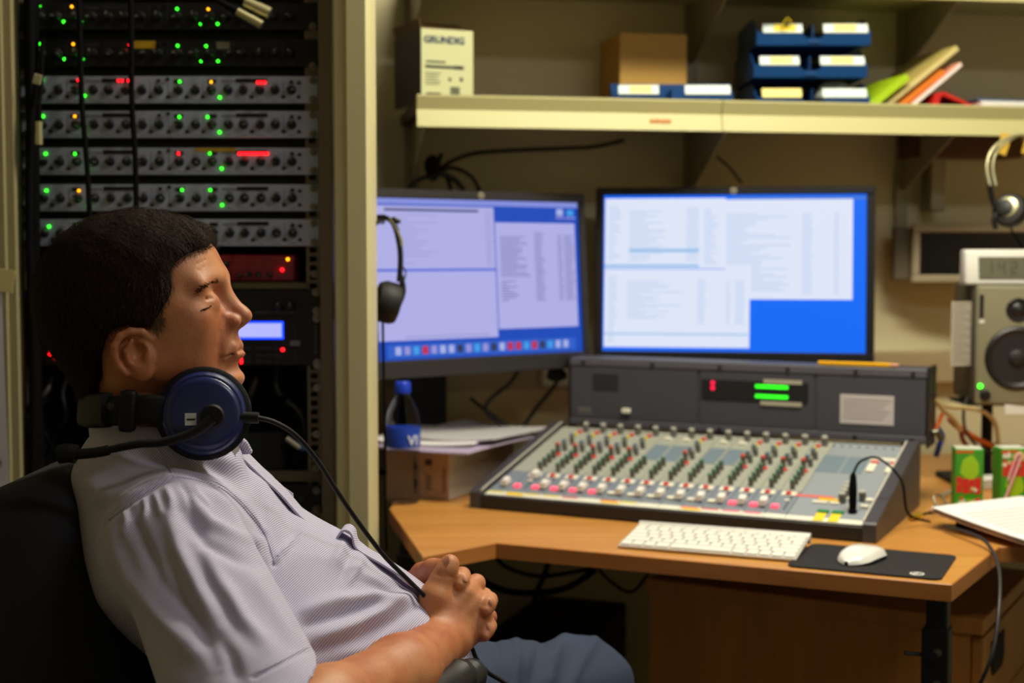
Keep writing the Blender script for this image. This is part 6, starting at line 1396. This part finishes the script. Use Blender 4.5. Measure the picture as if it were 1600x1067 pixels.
# ---- jeans and shoes
KL = W(905, 1082, 1.97); KR = W(925, 1265, 1.72)
def jeans_f(P):
    d = ell(P, W(590, 1150, 1.58), (0.11, 0.17, 0.10))
    d = smin(d, cap(P, W(640, 1115, 1.69), KL, 0.088, 0.0735), 0.05); d = smin(d, cap(P, W(610, 1185, 1.49), KR, 0.088, 0.072), 0.05)
    d = smin(d, cap(P, KL, (KL.x + 0.03, KL.y + 0.04, 0.09), 0.071, 0.058), 0.03); d = smin(d, cap(P, KR, (KR.x + 0.05, KR.y + 0.02, 0.09), 0.07, 0.058), 0.03)
    px, py = proj(P); return d + 0.0022 * np.sin(px * 0.05 + py * 0.035) * np.sin(px * 0.02 - py * 0.06)
Vj, Qj = surfnet(jeans_f, (-0.33, 1.35, 0.05), (0.27, 2.13, 0.80), 0.006, 2)
Nj = vnormals(Vj, Qj); jx, jy = proj(Vj); jd = np.zeros(len(Vj))
for pts_, amp, w_ in (([(806, 985), (808, 1040), (800, 1090)], 5, 8), ([(885, 985), (868, 1020), (860, 1060)], 6, 10), ([(930, 1000), (905, 1040), (890, 1075)], 5, 9), ([(850, 985), (840, 1030), (830, 1070)], -5, 9), ([(770, 990), (780, 1030), (790, 1067)], -4, 8)):
    d_, t_ = polydist(jx, jy, pts_); jd += amp * 0.001 * (np.exp(-(d_ / w_) ** 2) - .3 * np.exp(-(d_ / (2 * w_)) ** 2))
Vj = Vj + Nj * jd[:, None]
DENIM = mat('denim', (44, 56, 82), 0.85, bump=(700, 0.25), var=(9, 0.7, (34, 44, 68)))
obj('jeans', np_mesh('jeans', Vj, Qj, DENIM, PB), man)
for k_, K in enumerate(((KL.x + 0.03, KL.y + 0.04), (KR.x + 0.05, KR.y + 0.02))):
    def shoe_f(P, K=K): return np.maximum(smin(ell(P, (K[0] + 0.07, K[1] + 0.02, 0.04), (0.145, 0.05, 0.05)), ell(P, (K[0], K[1], 0.08), (0.058, 0.052, 0.055)), 0.03), 0.004 - P[:, 2])
    Vq, Qq = surfnet(shoe_f, (K[0] - 0.12, K[1] - 0.09, -0.01), (K[0] + 0.24, K[1] + 0.12, 0.16), 0.006, 1)
    obj('shoe', np_mesh('shoe', Vq, Qq, mat('shoe_leather', (28, 22, 20), 0.4), PB), man)

# ================================================================== OFFICE CHAIR
CH = mat('chair_fabric', (17, 16, 20), 0.9, bump=(700, 0.3)); CHP = mat('chair_plastic', (16, 15, 17), 0.5); LEA = mat('chair_leather', (26, 26, 32), 0.4)
cbase = Vector((-0.24, 1.58, 0)); ch = thing('office_chair', 'black padded office chair the man leans back in', 'chair', cbase)
BA, BBt = W(150, 805, 1.57), W(285, 1200, 1.57)
def back_f(P):
    ax2 = (BA - BBt).normalized(); ax2 = Vector((ax2.x, 0, ax2.z)).normalized(); nn = Vector((ax2.z, 0, -ax2.x)); cen = (BA + BBt) / 2 + nn * -0.042
    q = P - np3(cen); u = q @ np3(ax2); v = q[:, 1]; w = q @ np3(nn)
    w = w + 0.10 * v * v * 1.0
    hw = 0.215 - 0.03 * np.clip(u / 0.2, -1, 1) ** 2 * (u > 0)
    a = np.stack([np.abs(u) - 0.235 + 0.07, np.abs(v) - hw + 0.07, np.abs(w) - 0.068 + 0.05], 1)
    d1 = np.linalg.norm(np.maximum(a, 0), axis=1) + np.minimum(a.max(1), 0) - 0.052
    return d1
Vk, Qk = surfnet(back_f, (-0.72, 1.28, 0.50), (-0.15, 1.86, 1.12), 0.006, 2)
obj('backrest', np_mesh('backrest', Vk, Qk, CH, cbase), ch)
SEATZ = 0.555
obj('seat', MB().rbox(-0.18, 0.30, -0.25, 0.25, SEATZ - 0.09, SEATZ, 0.03, 4).mesh('seat', CH, 60), ch)
obj('seat_shell', MB().rbox(-0.14, 0.24, -0.2, 0.2, SEATZ - 0.115, SEATZ - 0.09, 0.008, 2).mesh('seat_shell', CHP, 60), ch)
obj('back_bar', MB().tube([(-0.12, 0, SEATZ - 0.1), (-0.2, 0, SEATZ - 0.08), (-0.25, 0, SEATZ + 0.05), (-0.29, 0, SEATZ + 0.2)], 0.02).mesh('back_bar', CHP, 60), ch)
ra = [W(610, 1120, 1.36), W(660, 1090, 1.42), W(700, 1066, 1.47), W(718, 1052, 1.492)]
m = MB().tube([p_ - cbase + Vector((0, 0, -0.004)) for p_ in ra], 0.021, 12).tube([p_ - cbase + Vector((0.012, 0.022, -0.008)) for p_ in ra], 0.019, 12)
e_ = ra[-1] - cbase; m.lathe([(0.021, 0), (0.017, 0.010), (0.008, 0.017), (0, 0.019)], 12, mtx=Matrix.Translation(e_ + Vector((0, 0, -0.004))) @ (ra[-1] - ra[-2]).to_track_quat('Z', 'Y').to_matrix().to_4x4())
m.lathe([(0.019, 0), (0.015, 0.010), (0.007, 0.015), (0, 0.017)], 12, mtx=Matrix.Translation(e_ + Vector((0.012, 0.022, -0.008))) @ (ra[-1] - ra[-2]).to_track_quat('Z', 'Y').to_matrix().to_4x4())
obj('armrest', m.mesh('armrest', LEA, 60), ch)
obj('arm_post', MB().tube([ra[1] - cbase + Vector((0, 0, -0.02)), Vector((0.02, -0.24, SEATZ + 0.05)), Vector((0.0, -0.22, SEATZ - 0.08)), Vector((0.0, -0.1, SEATZ - 0.1))], 0.014).mesh('arm_post', CHP, 60), ch)
obj('armrest', MB().rbox(-0.12, 0.14, 0.29, 0.35, 0.735, 0.765, 0.012, 3).mesh('armrest', LEA, 60), ch)
obj('arm_post', MB().tube([(0.0, 0.32, 0.74), (0.0, 0.32, SEATZ), (0.0, 0.24, SEATZ - 0.1), (0.0, 0.1, SEATZ - 0.1)], 0.014).mesh('arm_post', CHP, 60), ch)
obj('gas_column', MB().cyl((0.05, 0, 0.1), (0.05, 0, SEATZ - 0.11), 0.025, n=16).mesh('gas_column', CHP, 40), ch)
for i in range(5):
    a_ = R(36 + 72 * i); d_ = Vector((math.cos(a_), math.sin(a_), 0))
    obj('base_leg', MB().tube([Vector((0.05, 0, 0.11)), Vector((0.05, 0, 0.10)) + d_ * 0.15, Vector((0.05, 0, 0.07)) + d_ * 0.29], 0.018).mesh('base_leg', CHP, 60), ch)
    cw = Vector((0.05, 0, 0.03)) + d_ * 0.29; s_ = Vector((-d_.y, d_.x, 0)) * 0.02
    obj('caster', MB().cyl(cw - s_, cw + s_, 0.03, n=18).mesh('caster', CHP, 40), ch)

# ================================================================== HEADSET AROUND THE NECK
hc = W(318, 646, 1.425); hs = thing('headset', 'blue headset with a boom microphone worn round the neck', 'headset', hc)
HB = mat('headset_blue', (26, 38, 92), 0.3, coat=0.2); HK = mat('headset_black', (12, 11, 13), 0.6, spec=0.3)
axn = Vector((0.16, -0.97, 0.10)).normalized(); qn = axn.to_track_quat('Z', 'Y').to_matrix().to_4x4()
Rr = 0.0415
obj('ear_pad', MB().lathe([(0.030, -0.032), (0.042, -0.032), (0.0455, -0.026), (0.046, -0.016), (0.0445, -0.010)], 40, mtx=qn).mesh('ear_pad', HK, 50), hs)
obj('cup_shell', MB().lathe([(0.044, -0.012), (0.0445, -0.006), (Rr + 0.001, 0.0), (Rr - 0.001, 0.003), (0.039, 0.0055), (0.0365, 0.0062), (0.0355, 0.0075), (0.032, 0.009), (0.029, 0.0094), (0.012, 0.0115), (0, 0.012)], 48, mtx=qn).mesh('cup_shell', HB, 30), hs)
obj('hinge_ring', MB().lathe([(0.0455, -0.012), (0.0475, -0.010), (0.0475, -0.002), (0.0445, 0.0)], 40, mtx=qn).mesh('hinge_ring', HK, 40), hs)
h2 = W(335, 638, 1.60) - hc; ax2 = Vector((0.14, 0.97, 0.1)).normalized(); q2 = ax2.to_track_quat('Z', 'Y').to_matrix().to_4x4(); q2.translation = h2
obj('ear_pad', MB().lathe([(0.030, -0.032), (0.042, -0.032), (0.046, -0.02), (0.0445, -0.010)], 40, mtx=q2).mesh('ear_pad', HK, 50), hs)
obj('cup_shell', MB().lathe([(0.0455, -0.014), (0.0455, -0.006), (Rr, 0.0), (0.036, 0.006), (0.012, 0.0115), (0, 0.012)], 48, mtx=q2).mesh('cup_shell', HB, 30), hs)
bpts = [W(275, 640, 1.425), W(225, 640, 1.418), W(180, 642, 1.425), W(145, 642, 1.45), W(132, 640, 1.50), W(140, 636, 1.56), W(200, 632, 1.60), W(290, 632, 1.605)]
obj('neck_band', MB().strap([p_ - hc for p_ in bpts], (0.12, 0, 1), 0.030, 0.010, sub=8).mesh('neck_band', HK, 60), hs)
b1 = [W(166, 640, 1.427), W(146, 641, 1.447), W(131, 640, 1.50), W(139, 636, 1.56), W(170, 634, 1.585)]
obj('band_cushion', MB().strap([p_ - hc + Vector((0.002, -0.002, 0)) for p_ in b1], (0.12, 0, 1), 0.036, 0.016, sub=8).mesh('band_cushion', HK, 60), hs)
obj('band_slider', MB().rbox(-0.008, 0.008, -0.008, 0.008, -0.021, 0.021, 0.004, 3).mesh('band_slider', HK, 40), hs, W(200, 642, 1.417) - hc, (0, R(4), 0))
obj('band_rivet', MB().cyl((0, 0, 0), (0, -0.003, 0), 0.004, n=14).mesh('band_rivet', DARKSTEEL, 40), hs, W(174, 634, 1.413) - hc)
hub = W(332, 650, 1.405) - hc
mm_ = qn.copy(); mm_.translation = hub
obj('boom_hub', MB().lathe([(0.012, -0.004), (0.0118, 0.004), (0.010, 0.006), (0, 0.0065)], 24, mtx=mm_).mesh('boom_hub', HK, 40), hs)
obj('boom_arm', MB().tube([W(332, 654, 1.398) - hc, W(302, 676, 1.392) - hc, W(258, 690, 1.388) - hc, W(215, 694, 1.386) - hc, W(165, 704, 1.386) - hc], [0.0055, 0.0036], 10).mesh('boom_arm', HK, 60), hs)
obj('microphone', MB().tube([W(170, 703, 1.386) - hc, W(150, 707, 1.386) - hc, W(118, 710, 1.386) - hc], 0.0052, 12).tube([W(120, 710, 1.386) - hc, W(108, 708, 1.386) - hc, W(92, 710, 1.386) - hc], 0.0095, 12).mesh('microphone', HK, 60), hs)
ot = obj('number_tag', MB().box(-0.0056, 0.0056, -0.0006, 0, -0.006, 0.006).mesh('number_tag', mat('tag_white', (206, 204, 200), 0.6), 0), hs, W(298, 655, 1.4035) - hc, (0, 0, R(9)))
obj('tag_numeral', text_mesh('tag_numeral', '1', 0.011, BLACK, 0.0003, 0.0003), ot, (0, -0.0009, 0), (math.pi / 2, R(90), 0))
obj('cable_relief', MB().tube([W(376, 652, 1.43) - hc, W(404, 653, 1.43) - hc], [0.0062, 0.0058], 10, smooth=False).mesh('cable_relief', HK, 50), hs)
cp = [(402, 652.5, 1.43), (430, 660, 1.435), (462, 680, 1.445), (495, 718, 1.46), (525, 765, 1.475), (560, 816, 1.495), (600, 868, 1.515), (640, 908, 1.53), (664, 932, 1.535), (690, 962, 1.575), (715, 990, 1.60), (735, 1008, 1.60), (745, 1030, 1.60), (762, 1050, 1.61), (785, 1064, 1.62), (830, 1090, 1.62)]
obj('headset_cable', MB().tube([A(*q) - hc for q in cp], 0.0026, 10).mesh('headset_cable', HK, 60), hs)
